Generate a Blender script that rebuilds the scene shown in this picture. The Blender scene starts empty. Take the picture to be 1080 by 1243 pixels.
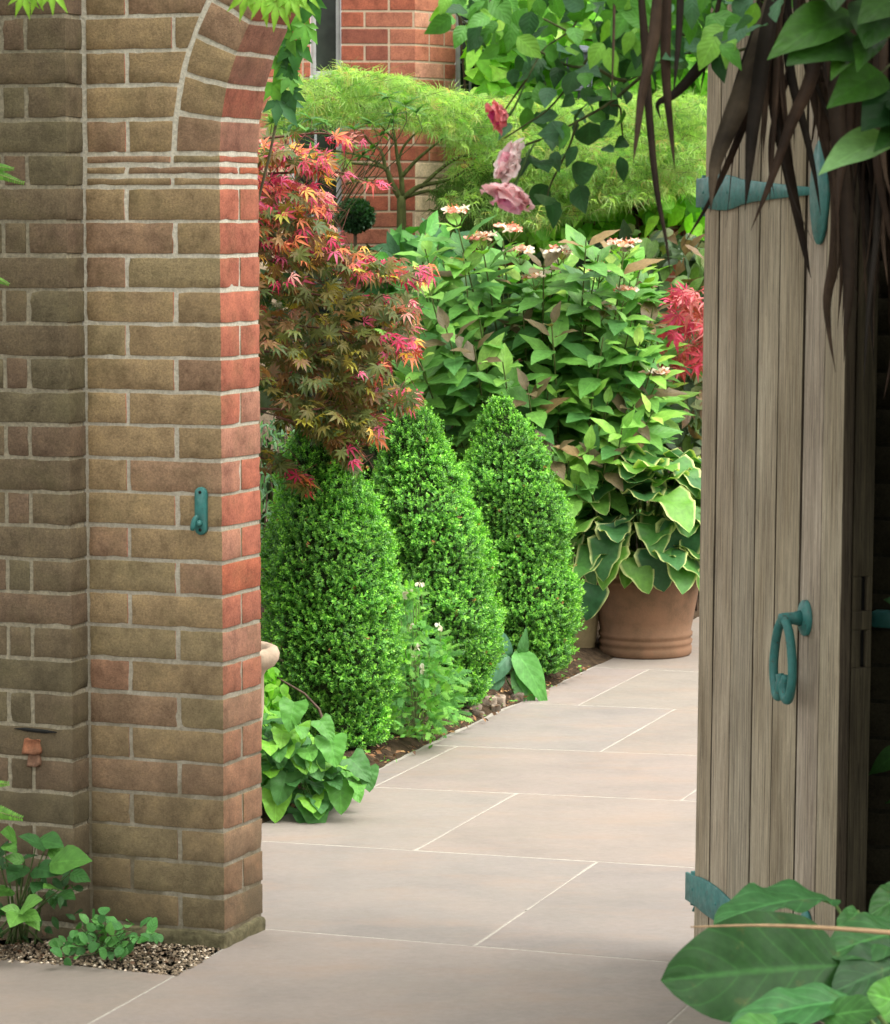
import bpy, math, random
import numpy as np
from mathutils import Vector, Matrix
from math import radians, sin, cos, pi, sqrt, atan

# ------------------------------------------------------------------ camera, sky, sun, exposure
SC = bpy.context.scene
F = 3970.0; H = 1.74; PITCH = atan(359.5 / F)
cam = bpy.data.cameras.new("camera"); co = bpy.data.objects.new("camera", cam); SC.collection.objects.link(co)
co.location = (0, 0, H); co.rotation_euler = (pi / 2 - PITCH, 0, 0)
cam.sensor_fit = 'HORIZONTAL'; cam.sensor_width = 36; cam.lens = F / 1080 * 36
cam.clip_start = 0.1; cam.clip_end = 2000
cam.dof.use_dof = True; cam.dof.focus_distance = 9.6; cam.dof.aperture_fstop = 16
SC.camera = co
world = bpy.data.worlds.new("World"); SC.world = world; world.use_nodes = True
SUN_EL, SUN_AZ = radians(60), radians(112)      # azimuth clockwise from +Y (the view direction)
nt = world.node_tree; nt.nodes.clear()
sky = nt.nodes.new('ShaderNodeTexSky'); sky.sky_type = 'NISHITA'; sky.sun_disc = False
sky.sun_elevation = SUN_EL; sky.sun_rotation = SUN_AZ; sky.dust_density = 4; sky.air_density = 1.0; sky.ozone_density = 0.6
hs = nt.nodes.new('ShaderNodeHueSaturation'); hs.inputs['Saturation'].default_value = 0.12
bg = nt.nodes.new('ShaderNodeBackground'); bg.inputs[1].default_value = 0.15
wo = nt.nodes.new('ShaderNodeOutputWorld')
nt.links.new(sky.outputs[0], hs.inputs['Color']); tint = nt.nodes.new('ShaderNodeMix'); tint.data_type = 'RGBA'; tint.blend_type = 'MULTIPLY'; tint.inputs[0].default_value = 1; tint.inputs[7].default_value = (1.0, .995, .945, 1)
nt.links.new(hs.outputs[0], tint.inputs[6]); nt.links.new(tint.outputs[2], bg.inputs[0]); nt.links.new(bg.outputs[0], wo.inputs[0])
sl = bpy.data.lights.new("sun", 'SUN'); sl.energy = .6; sl.angle = radians(75); sl.color = (1, .96, .88)
so = bpy.data.objects.new("sun", sl); SC.collection.objects.link(so)
sd = Vector((sin(SUN_AZ) * cos(SUN_EL), cos(SUN_AZ) * cos(SUN_EL), sin(SUN_EL)))
so.rotation_euler = sd.to_track_quat('Z', 'Y').to_euler(); so.location = (3, 6, 9)
SC.view_settings.view_transform = 'Standard'; SC.view_settings.look = 'None'
SC.view_settings.exposure = 1.84; SC.view_settings.gamma = 1
SC.render.engine = 'CYCLES'
SC.cycles.max_bounces = 6; SC.cycles.diffuse_bounces = 4; SC.cycles.transmission_bounces = 5; SC.cycles.transparent_max_bounces = 6
SC.cycles.use_denoising = True
SC.cycles.sample_clamp_indirect = 6

rng = np.random.default_rng(7)
A_ = np.array
def ray(px, py):
    u = (px - 540) / F; v = (621.5 - py) / F
    return A_([u, cos(PITCH) + v * sin(PITCH), -sin(PITCH) + v * cos(PITCH)])
def P(px, py, Y):                # the point at distance Y seen at a pixel of the photograph
    d = ray(px, py); return A_([0, 0, H]) + d * (Y / d[1])
def G(px, py):                   # the ground point seen at that pixel
    d = ray(px, py); return A_([0, 0, H]) + d * (-H / d[2])
def norm(v):
    v = np.asarray(v, float); return v / (np.linalg.norm(v, axis=-1, keepdims=True) + 1e-12)

# ------------------------------------------------------------------ node materials
def new_mat(name):
    m = bpy.data.materials.new(name); m.use_nodes = True
    n = m.node_tree; b = n.nodes['Principled BSDF']
    return m, n, b
def nd(n, t, **kw):
    x = n.nodes.new(t)
    for k, v in kw.items(): setattr(x, k, v)
    return x
def noise(n, vec, scale, detail=4, rough=.55, scl=None):
    t = nd(n, 'ShaderNodeTexNoise'); t.inputs['Scale'].default_value = scale
    t.inputs['Detail'].default_value = detail; t.inputs['Roughness'].default_value = rough
    if scl:
        mp = nd(n, 'ShaderNodeMapping'); mp.inputs['Scale'].default_value = scl
        n.links.new(vec, mp.inputs['Vector']); vec = mp.outputs[0]
    n.links.new(vec, t.inputs['Vector']); return t.outputs['Fac']
def ramp(n, fac, stops):
    r = nd(n, 'ShaderNodeValToRGB'); e = r.color_ramp.elements
    while len(e) > 1: e.remove(e[-1])
    for i, (p, c) in enumerate(stops):
        q = e[0] if i == 0 else e.new(p)
        q.position = p; q.color = (*c, 1) if len(c) == 3 else c
    n.links.new(fac, r.inputs[0]); return r.outputs[0]
def grey(v): return (v, v, v)
def mixc(n, mode, fac, a, b):
    x = nd(n, 'ShaderNodeMix', data_type='RGBA', blend_type=mode)
    for s, v in ((0, fac), (6, a), (7, b)):
        if isinstance(v, (int, float)): x.inputs[s].default_value = v
        elif isinstance(v, tuple): x.inputs[s].default_value = (*v, 1)
        else: n.links.new(v, x.inputs[s])
    return x.outputs[2]
def math_(n, op, a, b=None):
    x = nd(n, 'ShaderNodeMath', operation=op)
    for i, v in enumerate((a, b)):
        if v is None: continue
        if isinstance(v, (int, float)): x.inputs[i].default_value = v
        else: n.links.new(v, x.inputs[i])
    return x.outputs[0]
def bump(n, b, h, strength=.5, dist=.002):
    x = nd(n, 'ShaderNodeBump'); x.inputs['Strength'].default_value = strength; x.inputs['Distance'].default_value = dist
    n.links.new(h, x.inputs['Height']); n.links.new(x.outputs[0], b.inputs['Normal']); return x
def coords(n, which='Object'):
    t = nd(n, 'ShaderNodeTexCoord'); return t.outputs[which]
def attr(n, name):
    a = nd(n, 'ShaderNodeAttribute'); a.attribute_name = name; return a

def leaf_mat(name, gloss=.45, trans=.35, spec=.4, veins=0, vein_col=1.3, bumpd=.0015, tcol=(1.0, 1.25, .35), blotch=0.0):
    m, n, b = new_mat(name)
    col = attr(n, 'Col').outputs['Color']
    luv = attr(n, 'luv').outputs['Vector']
    sep = nd(n, 'ShaderNodeSeparateXYZ'); n.links.new(luv, sep.inputs[0])
    nz = noise(n, coords(n), 60, 3)
    col = mixc(n, 'MULTIPLY', 1.0, col, ramp(n, nz, [(.3, grey(.82)), (.7, grey(1.15))]))
    if blotch:
        bz = noise(n, coords(n), 25, 5, .7)
        col = mixc(n, 'MIX', ramp(n, bz, [(.60, grey(0)), (.74, grey(blotch))]), col, (.16, .12, .03))
    if veins:
        ab = math_(n, 'ABSOLUTE', sep.outputs[0])
        t = math_(n, 'SUBTRACT', sep.outputs[1], math_(n, 'MULTIPLY', ab, .32))
        fr = math_(n, 'FRACT', math_(n, 'MULTIPLY', t, float(veins)))
        tri = math_(n, 'ABSOLUTE', math_(n, 'SUBTRACT', fr, .5))            # 0 at the vein
        side = ramp(n, tri, [(0, grey(.55)), (.06, grey(.12)), (.12, grey(0))])
        midr = ramp(n, ab, [(0, grey(1)), (.045, grey(.5)), (.08, grey(0))])
        v = mixc(n, 'LIGHTEN', 1.0, side, midr)
        lc = mixc(n, 'MULTIPLY', 1.0, col, (vein_col, vein_col, vein_col))
        col = mixc(n, 'MIX', v, col, lc)
        h = mixc(n, 'ADD', 1.0, ramp(n, tri, [(0, grey(0)), (.5, grey(.8))]), ramp(n, noise(n, coords(n), 90, 3), [(0, grey(0)), (1, grey(.5))]))
        bump(n, b, h, .45, bumpd)
    n.links.new(col, b.inputs['Base Color'])
    b.inputs['Roughness'].default_value = gloss; b.inputs['Specular IOR Level'].default_value = spec
    tr = nd(n, 'ShaderNodeBsdfTranslucent')
    n.links.new(mixc(n, 'MULTIPLY', 1.0, col, tcol), tr.inputs[0])
    mx = nd(n, 'ShaderNodeMixShader'); mx.inputs[0].default_value = trans
    out = n.nodes['Material Output']
    n.links.new(b.outputs[0], mx.inputs[1]); n.links.new(tr.outputs[0], mx.inputs[2]); n.links.new(mx.outputs[0], out.inputs[0])
    return m

def brick_mat(name, stain=True, amount=1.0):
    m, n, b = new_mat(name)
    col = attr(n, 'Col').outputs['Color']; oc = coords(n)
    col = mixc(n, 'MULTIPLY', 1.0, col, ramp(n, noise(n, oc, 14, 9, .78), [(.30, (.50, .47, .46)), (.5, grey(1.0)), (.70, (1.36, 1.34, 1.24))]))
    col = mixc(n, 'MULTIPLY', 1.0, col, ramp(n, noise(n, oc, 190, 4, .7), [(.32, grey(.70)), (.5, grey(1)), (.68, grey(1.24))]))
    if stain:
        g = ramp(n, noise(n, oc, 6.5, 6, .65), [(.50, grey(0)), (.74, grey(.38 * amount))])
        col = mixc(n, 'MIX', g, col, (.105, .100, .042))
        sp = ramp(n, noise(n, oc, 70, 4, .8), [(.66, grey(0)), (.78, grey(.55))])
        col = mixc(n, 'MIX', sp, col, (.36, .33, .24))
        pz = nd(n, 'ShaderNodeSeparateXYZ'); n.links.new(oc, pz.inputs[0])
        lo = nd(n, 'ShaderNodeMapRange'); lo.inputs[1].default_value = 1.0; lo.inputs[2].default_value = .1; n.links.new(pz.outputs[2], lo.inputs[0])
        low = math_(n, 'MULTIPLY', lo.outputs[0], ramp(n, noise(n, oc, 5, 6, .7), [(.3, grey(.25)), (.62, grey(.85))]))
        col = mixc(n, 'MIX', low, col, (.088, .070, .042))
    n.links.new(col, b.inputs['Base Color']); b.inputs['Roughness'].default_value = .92; b.inputs['Specular IOR Level'].default_value = .2
    h = mixc(n, 'ADD', 1.0, ramp(n, noise(n, oc, 160, 5, .75), [(0, grey(0)), (1, grey(.6))]), ramp(n, noise(n, oc, 600, 2), [(0, grey(0)), (1, grey(.4))]))
    bump(n, b, h, .9, .0035)
    return m

def simple_mat(name, col, rough=.6, metallic=0, nscale=30, lo=.75, hi=1.2, bd=.001, spec=.4, scl=None, useattr=False):
    m, n, b = new_mat(name); oc = coords(n)
    nz = noise(n, oc, nscale, 5, .6, scl)
    c = attr(n, 'Col').outputs['Color'] if useattr else col
    n.links.new(mixc(n, 'MULTIPLY', 1.0, c, ramp(n, nz, [(.28, grey(lo)), (.72, grey(hi))])), b.inputs['Base Color'])
    b.inputs['Roughness'].default_value = rough; b.inputs['Metallic'].default_value = metallic; b.inputs['Specular IOR Level'].default_value = spec
    bump(n, b, nz, .6, bd)
    return m

M = {}
M['brick'] = brick_mat('weathered_brick')
M['house_brick'] = brick_mat('house_brick', False)
M['mortar'] = simple_mat('lime_mortar', (.58, .54, .45), .95, 0, 130, .66, 1.2, .004, .1)
def mortar_dirty(m):
    n = m.node_tree; b = n.nodes['Principled BSDF']; oc = coords(n)
    src = b.inputs['Base Color'].links[0].from_socket
    pz = nd(n, 'ShaderNodeSeparateXYZ'); n.links.new(oc, pz.inputs[0])
    lo = nd(n, 'ShaderNodeMapRange'); lo.inputs[1].default_value = 1.7; lo.inputs[2].default_value = .25; n.links.new(pz.outputs[2], lo.inputs[0])
    f = math_(n, 'MULTIPLY', lo.outputs[0], ramp(n, noise(n, oc, 9, 5, .7), [(.25, grey(.45)), (.6, grey(.95))]))
    n.links.new(mixc(n, 'MIX', f, src, (.13, .105, .065)), b.inputs['Base Color'])
mortar_dirty(M['mortar'])
M['old_mortar'] = simple_mat('dirty_mortar', (.27, .24, .175), .95, 0, 110, .6, 1.3, .004, .1)
M['house_mortar'] = simple_mat('house_mortar', (.40, .30, .22), .95, 0, 110, .8, 1.15, .002, .1)
M['shade_dark'] = brick_mat('shade_dark_brick', False)
M['shade_dark_mortar'] = simple_mat('shade_dark_mortar', (.035, .032, .022), .95, 0, 110, .6, 1.3, .004, .1)  # mortar of the same part, its shade put into the colour
M['plinth'] = simple_mat('mossy_footing', (.12, .105, .06), .95, 0, 45, .45, 1.5, .008, .1)

def wood_mat():
    m, n, b = new_mat('weathered_oak'); oc = coords(n); col = attr(n, 'Col').outputs['Color']
    g1 = noise(n, oc, 14, 8, .75, (10, 10, .32)); g2 = noise(n, oc, 40, 5, .75, (7, 7, .12)); g3 = noise(n, oc, 3.0, 3, .5, (3, 3, .8))
    rays = noise(n, oc, 26, 3, .6, (3.5, 3.5, 2.2))
    c = mixc(n, 'MULTIPLY', 1.0, col, ramp(n, g1, [(.30, (.44, .40, .35)), (.5, grey(.98)), (.70, (1.42, 1.42, 1.38))]))
    c = mixc(n, 'MULTIPLY', 1.0, c, ramp(n, g2, [(.32, grey(.50)), (.58, grey(1.12))]))
    c = mixc(n, 'MULTIPLY', 1.0, c, ramp(n, g3, [(.3, (.74, .70, .64)), (.7, grey(1.2))]))
    c = mixc(n, 'MULTIPLY', 1.0, c, ramp(n, noise(n, oc, 45, 2, .5, (6, 6, .16)), [(.66, grey(1)), (.70, grey(.42))]))
    c = mixc(n, 'MULTIPLY', 1.0, c, ramp(n, noise(n, oc, 24, 3, .5, (3, 3, 1.0)), [(.72, grey(1)), (.78, grey(.5))]))
    c = mixc(n, 'MULTIPLY', 1.0, c, ramp(n, rays, [(.55, grey(1)), (.7, grey(1.12))]))
    n.links.new(c, b.inputs['Base Color']); b.inputs['Roughness'].default_value = .82; b.inputs['Specular IOR Level'].default_value = .25
    h = mixc(n, 'ADD', 1.0, ramp(n, g1, [(0, grey(0)), (1, grey(.6))]), ramp(n, g2, [(0, grey(0)), (1, grey(.5))]))
    bump(n, b, h, .8, .0025); return m
M['wood'] = wood_mat()
M['teal'] = simple_mat('teal_painted_iron', (.024, .150, .138), .42, .0, 45, .72, 1.25, .0012, .5)
M['black'] = simple_mat('dark_hole', (.006, .006, .005), .9, 0)
def chips(m):
    n = m.node_tree; b = n.nodes['Principled BSDF']; oc = coords(n); src = b.inputs['Base Color'].links[0].from_socket
    f = ramp(n, noise(n, oc, 55, 6, .75), [(.60, grey(0)), (.66, grey(.85))])
    c = mixc(n, 'MIX', f, src, (.055, .035, .022)); f2 = ramp(n, noise(n, oc, 28, 6, .7), [(.5, grey(0)), (.75, grey(.5))])
    n.links.new(mixc(n, 'MIX', f2, c, (.10, .19, .175)), b.inputs['Base Color'])
    n.links.new(ramp(n, noise(n, oc, 40, 5, .7), [(.3, grey(.38)), (.7, grey(.7))]), b.inputs['Roughness'])
chips(M['teal'])
def slab_mat():
    m, n, b = new_mat('sandstone_slab'); oc = coords(n); col = attr(n, 'Col').outputs['Color']
    c = mixc(n, 'MULTIPLY', 1.0, col, ramp(n, noise(n, oc, 3.0, 6, .62), [(.3, (.86, .87, .88)), (.5, grey(1)), (.7, (1.10, 1.06, 1.03))]))
    c = mixc(n, 'MULTIPLY', 1.0, c, ramp(n, noise(n, oc, 45, 6, .75), [(.3, grey(.88)), (.7, grey(1.08))]))
    fl = ramp(n, noise(n, oc, 2.6, 7, .7, (1, 2.4, 1)), [(.50, grey(0)), (.66, grey(.38))])
    c = mixc(n, 'MIX', fl, c, (.27, .190, .140))
    dk = ramp(n, noise(n, oc, 1.7, 8, .7), [(.50, grey(0)), (.66, grey(.28))]); c = mixc(n, 'MIX', dk, c, (.20, .175, .145))
    sp = ramp(n, noise(n, oc, 190, 2, .5), [(.70, grey(0)), (.76, grey(.6))])
    c = mixc(n, 'MIX', sp, c, (.15, .12, .09))
    n.links.new(c, b.inputs['Base Color'])
    n.links.new(ramp(n, noise(n, oc, 8, 5, .7), [(.3, grey(.55)), (.7, grey(.75))]), b.inputs['Roughness'])
    b.inputs['Specular IOR Level'].default_value = .35
    bump(n, b, noise(n, oc, 14, 8, .7), .35, .004); return m
M['slab'] = slab_mat()
M['joint'] = simple_mat('pale_grout', (.37, .34, .295), .9, 0, 60, .72, 1.15, .003, .1)
M['soil'] = simple_mat('dark_soil', (.045, .030, .018), .95, 0, 30, .4, 1.8, .03, .1)
M['stone'] = simple_mat('rough_stone', (.20, .165, .12), .9, 0, 40, .5, 1.5, .01, .2, useattr=True)
M['terracotta'] = None
def terracotta():
    m, n, b = new_mat('weathered_terracotta'); oc = coords(n); col = attr(n, 'Col').outputs['Color']
    c = mixc(n, 'MULTIPLY', 1.0, col, ramp(n, noise(n, oc, 9, 6, .7), [(.28, (.62, .66, .62)), (.5, grey(1)), (.72, (1.25, 1.2, 1.2))]))
    c = mixc(n, 'MIX', ramp(n, noise(n, oc, 30, 6, .75), [(.55, grey(0)), (.7, grey(.35))]), c, (.10, .085, .055))
    n.links.new(c, b.inputs['Base Color']); b.inputs['Roughness'].default_value = .85; b.inputs['Specular IOR Level'].default_value = .25
    bump(n, b, noise(n, oc, 120, 5, .7), .6, .002); return m
M['terracotta'] = terracotta()
M['bark'] = simple_mat('bark', (.1, .08, .05), .9, 0, 80, .55, 1.5, .004, .2, (1, 1, .3), useattr=True)
M['dead'] = leaf_mat('dead_blade', .7, .10, .25, tcol=(1, .8, .5))
M['box_leaf'] = leaf_mat('box_leaf', .42, .30, .45)
M['fine_leaf'] = leaf_mat('fine_leaf', .55, .50, .3)
M['acer_leaf'] = leaf_mat('acer_leaf', .5, .40, .35, tcol=(1.1, .95, .45))
M['hyd_leaf'] = leaf_mat('hydrangea_leaf', .5, .28, .35, veins=6, bumpd=.0015)
M['hosta_leaf'] = leaf_mat('hosta_leaf', .5, .28, .3, veins=0)
M['broad_leaf'] = leaf_mat('broad_leaf', .5, .25, .3, veins=5, bumpd=.002)
M['rose_leaf'] = leaf_mat('rose_leaf', .48, .30, .28, veins=6, bumpd=.0015)
M['petal'] = leaf_mat('petal', .6, .35, .25, tcol=(1, .8, .8))
def glass():
    m, n, b = new_mat('dark_window_glass')
    n.links.new(ramp(n, noise(n, coords(n), 4, 4), [(.35, (.010, .013, .012)), (.7, (.05, .065, .05))]), b.inputs['Base Color'])
    b.inputs['Roughness'].default_value = .12; b.inputs['Specular IOR Level'].default_value = .3; return m
M['glass'] = glass()
M['white_paint'] = simple_mat('grey_white_paint', (.42, .43, .43), .6, 0, 20, .8, 1.1, .0005)
M['lead'] = simple_mat('lead_bars', (.30, .33, .33), .5, 0, 50)
M['slate_grey'] = simple_mat('blue_grey_paint', (.07, .08, .10), .6, 0, 40)
M['gravel'] = simple_mat('gravel_grit', (.3, .25, .2), .85, 0, 100, .7, 1.3, .001, .3, useattr=True)

# ------------------------------------------------------------------ mesh building
class Geo:
    def __init__(s): s.V = []; s.Q = []; s.T = []; s.C = []; s.L = []; s.n = 0
    def add(s, V, Q=None, T=None, C=(.5, .5, .5), L=None):
        V = np.asarray(V, float).reshape(-1, 3); k = len(V)
        C = np.asarray(C, float)
        if C.ndim == 1: C = np.tile(C[:3], (k, 1))
        s.V.append(V); s.C.append(C); s.L.append(np.zeros((k, 3)) if L is None else np.asarray(L, float))
        if Q is not None and len(Q): s.Q.append(np.asarray(Q, np.int64) + s.n)
        if T is not None and len(T): s.T.append(np.asarray(T, np.int64) + s.n)
        s.n += k
    def build(s, name, mat, parent=None, smooth=True):
        V = np.concatenate(s.V); C = np.concatenate(s.C); L = np.concatenate(s.L)
        Q = np.concatenate(s.Q) if s.Q else np.zeros((0, 4), int); T = np.concatenate(s.T) if s.T else np.zeros((0, 3), int)
        org = np.zeros(3)
        if parent is not None: org = A_(parent.get('_o', (0, 0, 0)))
        me = bpy.data.meshes.new(name); me.vertices.add(len(V)); me.vertices.foreach_set('co', (V - org).astype(np.float32).ravel())
        loops = np.concatenate([Q.ravel(), T.ravel()]).astype(np.int32)
        me.loops.add(len(loops)); me.loops.foreach_set('vertex_index', loops)
        npoly = len(Q) + len(T); me.polygons.add(npoly)
        st = np.concatenate([np.arange(len(Q)) * 4, len(Q) * 4 + np.arange(len(T)) * 3]).astype(np.int32)
        tot = np.concatenate([np.full(len(Q), 4), np.full(len(T), 3)]).astype(np.int32)
        me.polygons.foreach_set('loop_start', st); me.polygons.foreach_set('loop_total', tot)
        me.polygons.foreach_set('use_smooth', np.full(npoly, smooth))
        me.update(calc_edges=True)
        a = me.attributes.new('Col', 'FLOAT_COLOR', 'POINT')
        a.data.foreach_set('color', np.concatenate([np.clip(C, 0, 1), np.ones((len(C), 1))], 1).astype(np.float32).ravel())
        b = me.attributes.new('luv', 'FLOAT_VECTOR', 'POINT'); b.data.foreach_set('vector', L.astype(np.float32).ravel())
        me.materials.append(M[mat])
        o = bpy.data.objects.new(name, me); SC.collection.objects.link(o)
        if parent is not None: o.parent = parent
        return o
def root(name, loc, label, cat, group=None):
    o = bpy.data.objects.new(name, None); SC.collection.objects.link(o); o.location = loc
    o['label'] = label; o['category'] = cat; o['_o'] = [float(x) for x in loc]
    o.empty_display_size = .1
    if group: o['group'] = group
    return o
def tag(o, label=None, cat=None, group=None, kind=None):
    for k, v in (('label', label), ('category', cat), ('group', group), ('kind', kind)):
        if v: o[k] = v
    return o
def sub(parent_root, o_parent, geo, name, mat, smooth=True):      # sub-part: child of a part
    o = geo.build(name, mat, parent_root, smooth); o.parent = o_parent; return o

def basis(axis, up):
    y = norm(axis); x = norm(np.cross(y, up)); z = np.cross(x, y); return np.stack([x, y, z], -1)   # columns
def scatter(g, tmpl, pos, axis, up, size, col, mcol=None, width=None, jitter=0.0):
    pos = np.atleast_2d(pos); N = len(pos)
    axis = np.broadcast_to(axis, (N, 3)); up = np.broadcast_to(up, (N, 3)); size = np.broadcast_to(size, (N,))
    col = np.broadcast_to(col, (N, 3))
    R = basis(axis, up); tv = tmpl['V']; n = len(tv)
    tv = np.broadcast_to(tv, (N, n, 3)).copy()
    if width is not None: tv[:, :, 0] *= np.broadcast_to(width, (N,))[:, None]
    if jitter: tv[:, :, 2] += rng.normal(0, jitter, (N, 1)) * (tv[:, :, 1] ** 2)
    V = np.einsum('nij,nkj->nki', R, tv) * size[:, None, None] + pos[:, None, :]
    C = col[:, None, :] * (1 + tmpl['mid'][None, :, None] * .25)
    if 'tip' in tmpl: C = C * (1 + tmpl['tip'][None, :, None] * A_([1.0, .50, .35]))
    if mcol is not None:
        mm = tmpl['mar'][None, :, None]; C = C * (1 - mm) + np.broadcast_to(mcol, (N, 3))[:, None, :] * mm
    C = np.broadcast_to(C, V.shape)
    L = np.broadcast_to(tmpl['luv'], (N, n, 3))
    off = (np.arange(N) * n)[:, None, None]
    Q = (tmpl['Q'][None] + off).reshape(-1, 4) if len(tmpl['Q']) else None
    T = (tmpl['T'][None] + off).reshape(-1, 3) if len(tmpl['T']) else None
    g.add(V.reshape(-1, 3), Q, T, C.reshape(-1, 3), L.reshape(-1, 3))
def T_(V, Q=(), T=(), mid=None, mar=None, luv=None, tip=None):
    V = np.asarray(V, float); n = len(V)
    d = dict(V=V, Q=np.asarray(Q, int).reshape(-1, 4), T=np.asarray(T, int).reshape(-1, 3), mid=np.zeros(n) if mid is None else A_(mid, float),
             mar=np.zeros(n) if mar is None else A_(mar, float), luv=np.zeros((n, 3)) if luv is None else A_(luv, float))
    if tip is not None: d['tip'] = A_(tip, float)
    return d
def grid_leaf(wf, nv=8, nu=2, fold=.25, droop=.25, wave=0, wf_freq=3, basel=0, marg=.8, curl=0, seed=0):
    """blade with a midrib; y runs base to tip 0..1; wf(v)=half width; basel = how far the lobes reach back at the stalk"""
    V = []; mid = []; mar = []; luv = []
    us = list(np.linspace(-1, 1, 2 * nu + 1))
    if marg < 1 and nu >= 2:
        inner = np.linspace(-marg, marg, 2 * nu - 1); us = [-1] + list(inner) + [1]
    r = np.random.default_rng(seed)
    ph = r.uniform(0, 6, 3)
    for i in range(nv + 1):
        v = i / nv; w = wf(v)
        for s in us:
            x = s * w; y = v - basel * (abs(s) ** 1.3) * (1 - v) ** 3 * min(1, v / .07)
            z = fold * abs(x) - droop * v * v - curl * (abs(s) ** 2) * w + wave * abs(s) * sin(wf_freq * 2 * pi * v + ph[0] + (1.5 if s > 0 else 0)) * w * 2
            V.append((x, y, z)); mid.append(0); mar.append(1.0 if abs(s) > .99 else 0); luv.append((s, v, 0))
    k = len(us); Q = [(i * k + j, i * k + j + 1, (i + 1) * k + j + 1, (i + 1) * k + j) for i in range(nv) for j in range(k - 1)]
    return T_(V, Q, mid=mid, mar=mar, luv=luv)
def ovate(v, w=.28, p=.8): return max(.004, w * (sin(pi * v ** p) ** .85) * (1 if v < .55 else 1 - .25 * (v - .55) / .45)) if 0 < v < 1 else .004
def heart(v, w=.42): return max(.006, w * (1 - v) ** .58 * (min(1, v / .22) ** .5) * 1.22) if v < 1 else .004
def lanc(v): return max(.003, .12 * sin(pi * v ** .9)) if 0 < v < 1 else .003
def palmate(n=7, wid=.13, spread=2.25, rag=False, fan=.12, seed=0, droop=.2):
    """maple leaf: n pointed lobes from one centre"""
    V = []; T = []; mid = []; r = np.random.default_rng(seed)
    V.append((0, 0, 0)); mid.append(.5)
    for k in range(n):
        a = (k / (n - 1) - .5) * 2 * spread * .5
        l = (1 - .42 * (abs(k - (n - 1) / 2) / ((n - 1) / 2)) ** 1.4) * r.uniform(.92, 1.08)
        d = A_([sin(a), cos(a)]); q = A_([cos(a), -sin(a)])
        m = .50 if not rag else .55; w = wid * l
        b = len(V)
        z1 = -droop * .25 * (m * l) ** 2; z2 = -droop * l * l + r.uniform(-.06, .06)
        c1 = d * m * l - q * w; c2 = d * m * l + q * w; t = d * l; c = d * m * l
        V += [(c1[0], c1[1], z1 + fan * .5), (c[0], c[1], z1), (c2[0], c2[1], z1 + fan * .5), (t[0], t[1], z2)]
        mid += [0, .6, 0, 0]
        T += [(0, b + 1, b), (0, b + 2, b + 1), (b, b + 1, b + 3), (b + 1, b + 2, b + 3)]
    return T_(V, T=T, mid=mid)
def merge_t(parts):
    V = []; Q = []; T = []; mid = []; mar = []; luv = []; tip = []; n = 0
    for t, R, o, s, tp in parts:
        V.append((t['V'] * s) @ np.asarray(R).T + o); Q.append(t['Q'] + n); T.append(t['T'] + n); mid.append(t['mid']); mar.append(t['mar']); luv.append(t['luv'])
        tip.append(np.full(len(t['V']), tp)); n += len(t['V'])
    return T_(np.concatenate(V), np.concatenate(Q), np.concatenate(T), np.concatenate(mid), np.concatenate(mar), np.concatenate(luv), np.concatenate(tip))
SMALL = T_([(0, 0, 0), (-.27, .48, .07), (.27, .48, .07), (0, 1, -.04), (0, .5, -.03)], T=[(0, 4, 1), (0, 2, 4), (1, 4, 3), (4, 2, 3)], mid=[0, 0, 0, 0, .3])
def sprig(seed, n=5, L=1.0, leaf=.42):
    r = np.random.default_rng(seed); parts = []
    for i in range(n):
        y = L * (i + .6) / n
        for sgn in (-1, 1):
            a = (i * 1.57) + (0 if sgn > 0 else pi) + r.uniform(-.4, .4)
            out = A_([cos(a), 0, sin(a)]); ax = norm(out * 1.0 + A_([0, .75, 0]) + r.normal(0, .15, 3))
            parts.append((SMALL, basis(ax, A_([0, 1, 0]) - .3 * out), A_([0, y, 0]), leaf * r.uniform(.8, 1.15) * (1 - .25 * i / n), .0 if i < n - 2 else (.5 if i == n - 2 else 1.0)))
    parts.append((SMALL, basis(A_([.1, 1, .1]), A_([0, 0, 1])), A_([0, L * .95, 0]), leaf * .8, 1.0))
    return merge_t(parts)
SPRIGS = [sprig(s) for s in range(4)]
TUBE = {}
def tube(g, pts, rad, col=(.1, .08, .05), seg=6, cap=True):
    pts = np.asarray(pts, float); n = len(pts); rad = np.broadcast_to(rad, (n,)).astype(float)
    t = norm(np.gradient(pts, axis=0)); ref = A_([0, 0, 1.]) if abs(t[0][2]) < .9 else A_([1., 0, 0])
    V = []; x = norm(np.cross(t[0], ref))
    for i in range(n):
        x = norm(x - t[i] * np.dot(x, t[i])); y = np.cross(t[i], x)
        for k in range(seg):
            a = 2 * pi * k / seg; V.append(pts[i] + rad[i] * (cos(a) * x + sin(a) * y))
    Q = [(i * seg + k, i * seg + (k + 1) % seg, (i + 1) * seg + (k + 1) % seg, (i + 1) * seg + k) for i in range(n - 1) for k in range(seg)]
    T = []
    if cap:
        V.append(pts[0]); V.append(pts[-1]); c0 = n * seg; c1 = c0 + 1
        for k in range(seg): T.append((c0, (k + 1) % seg, k)); T.append((c1, (n - 1) * seg + k, (n - 1) * seg + (k + 1) % seg))
    g.add(V, Q, T, col)
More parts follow.
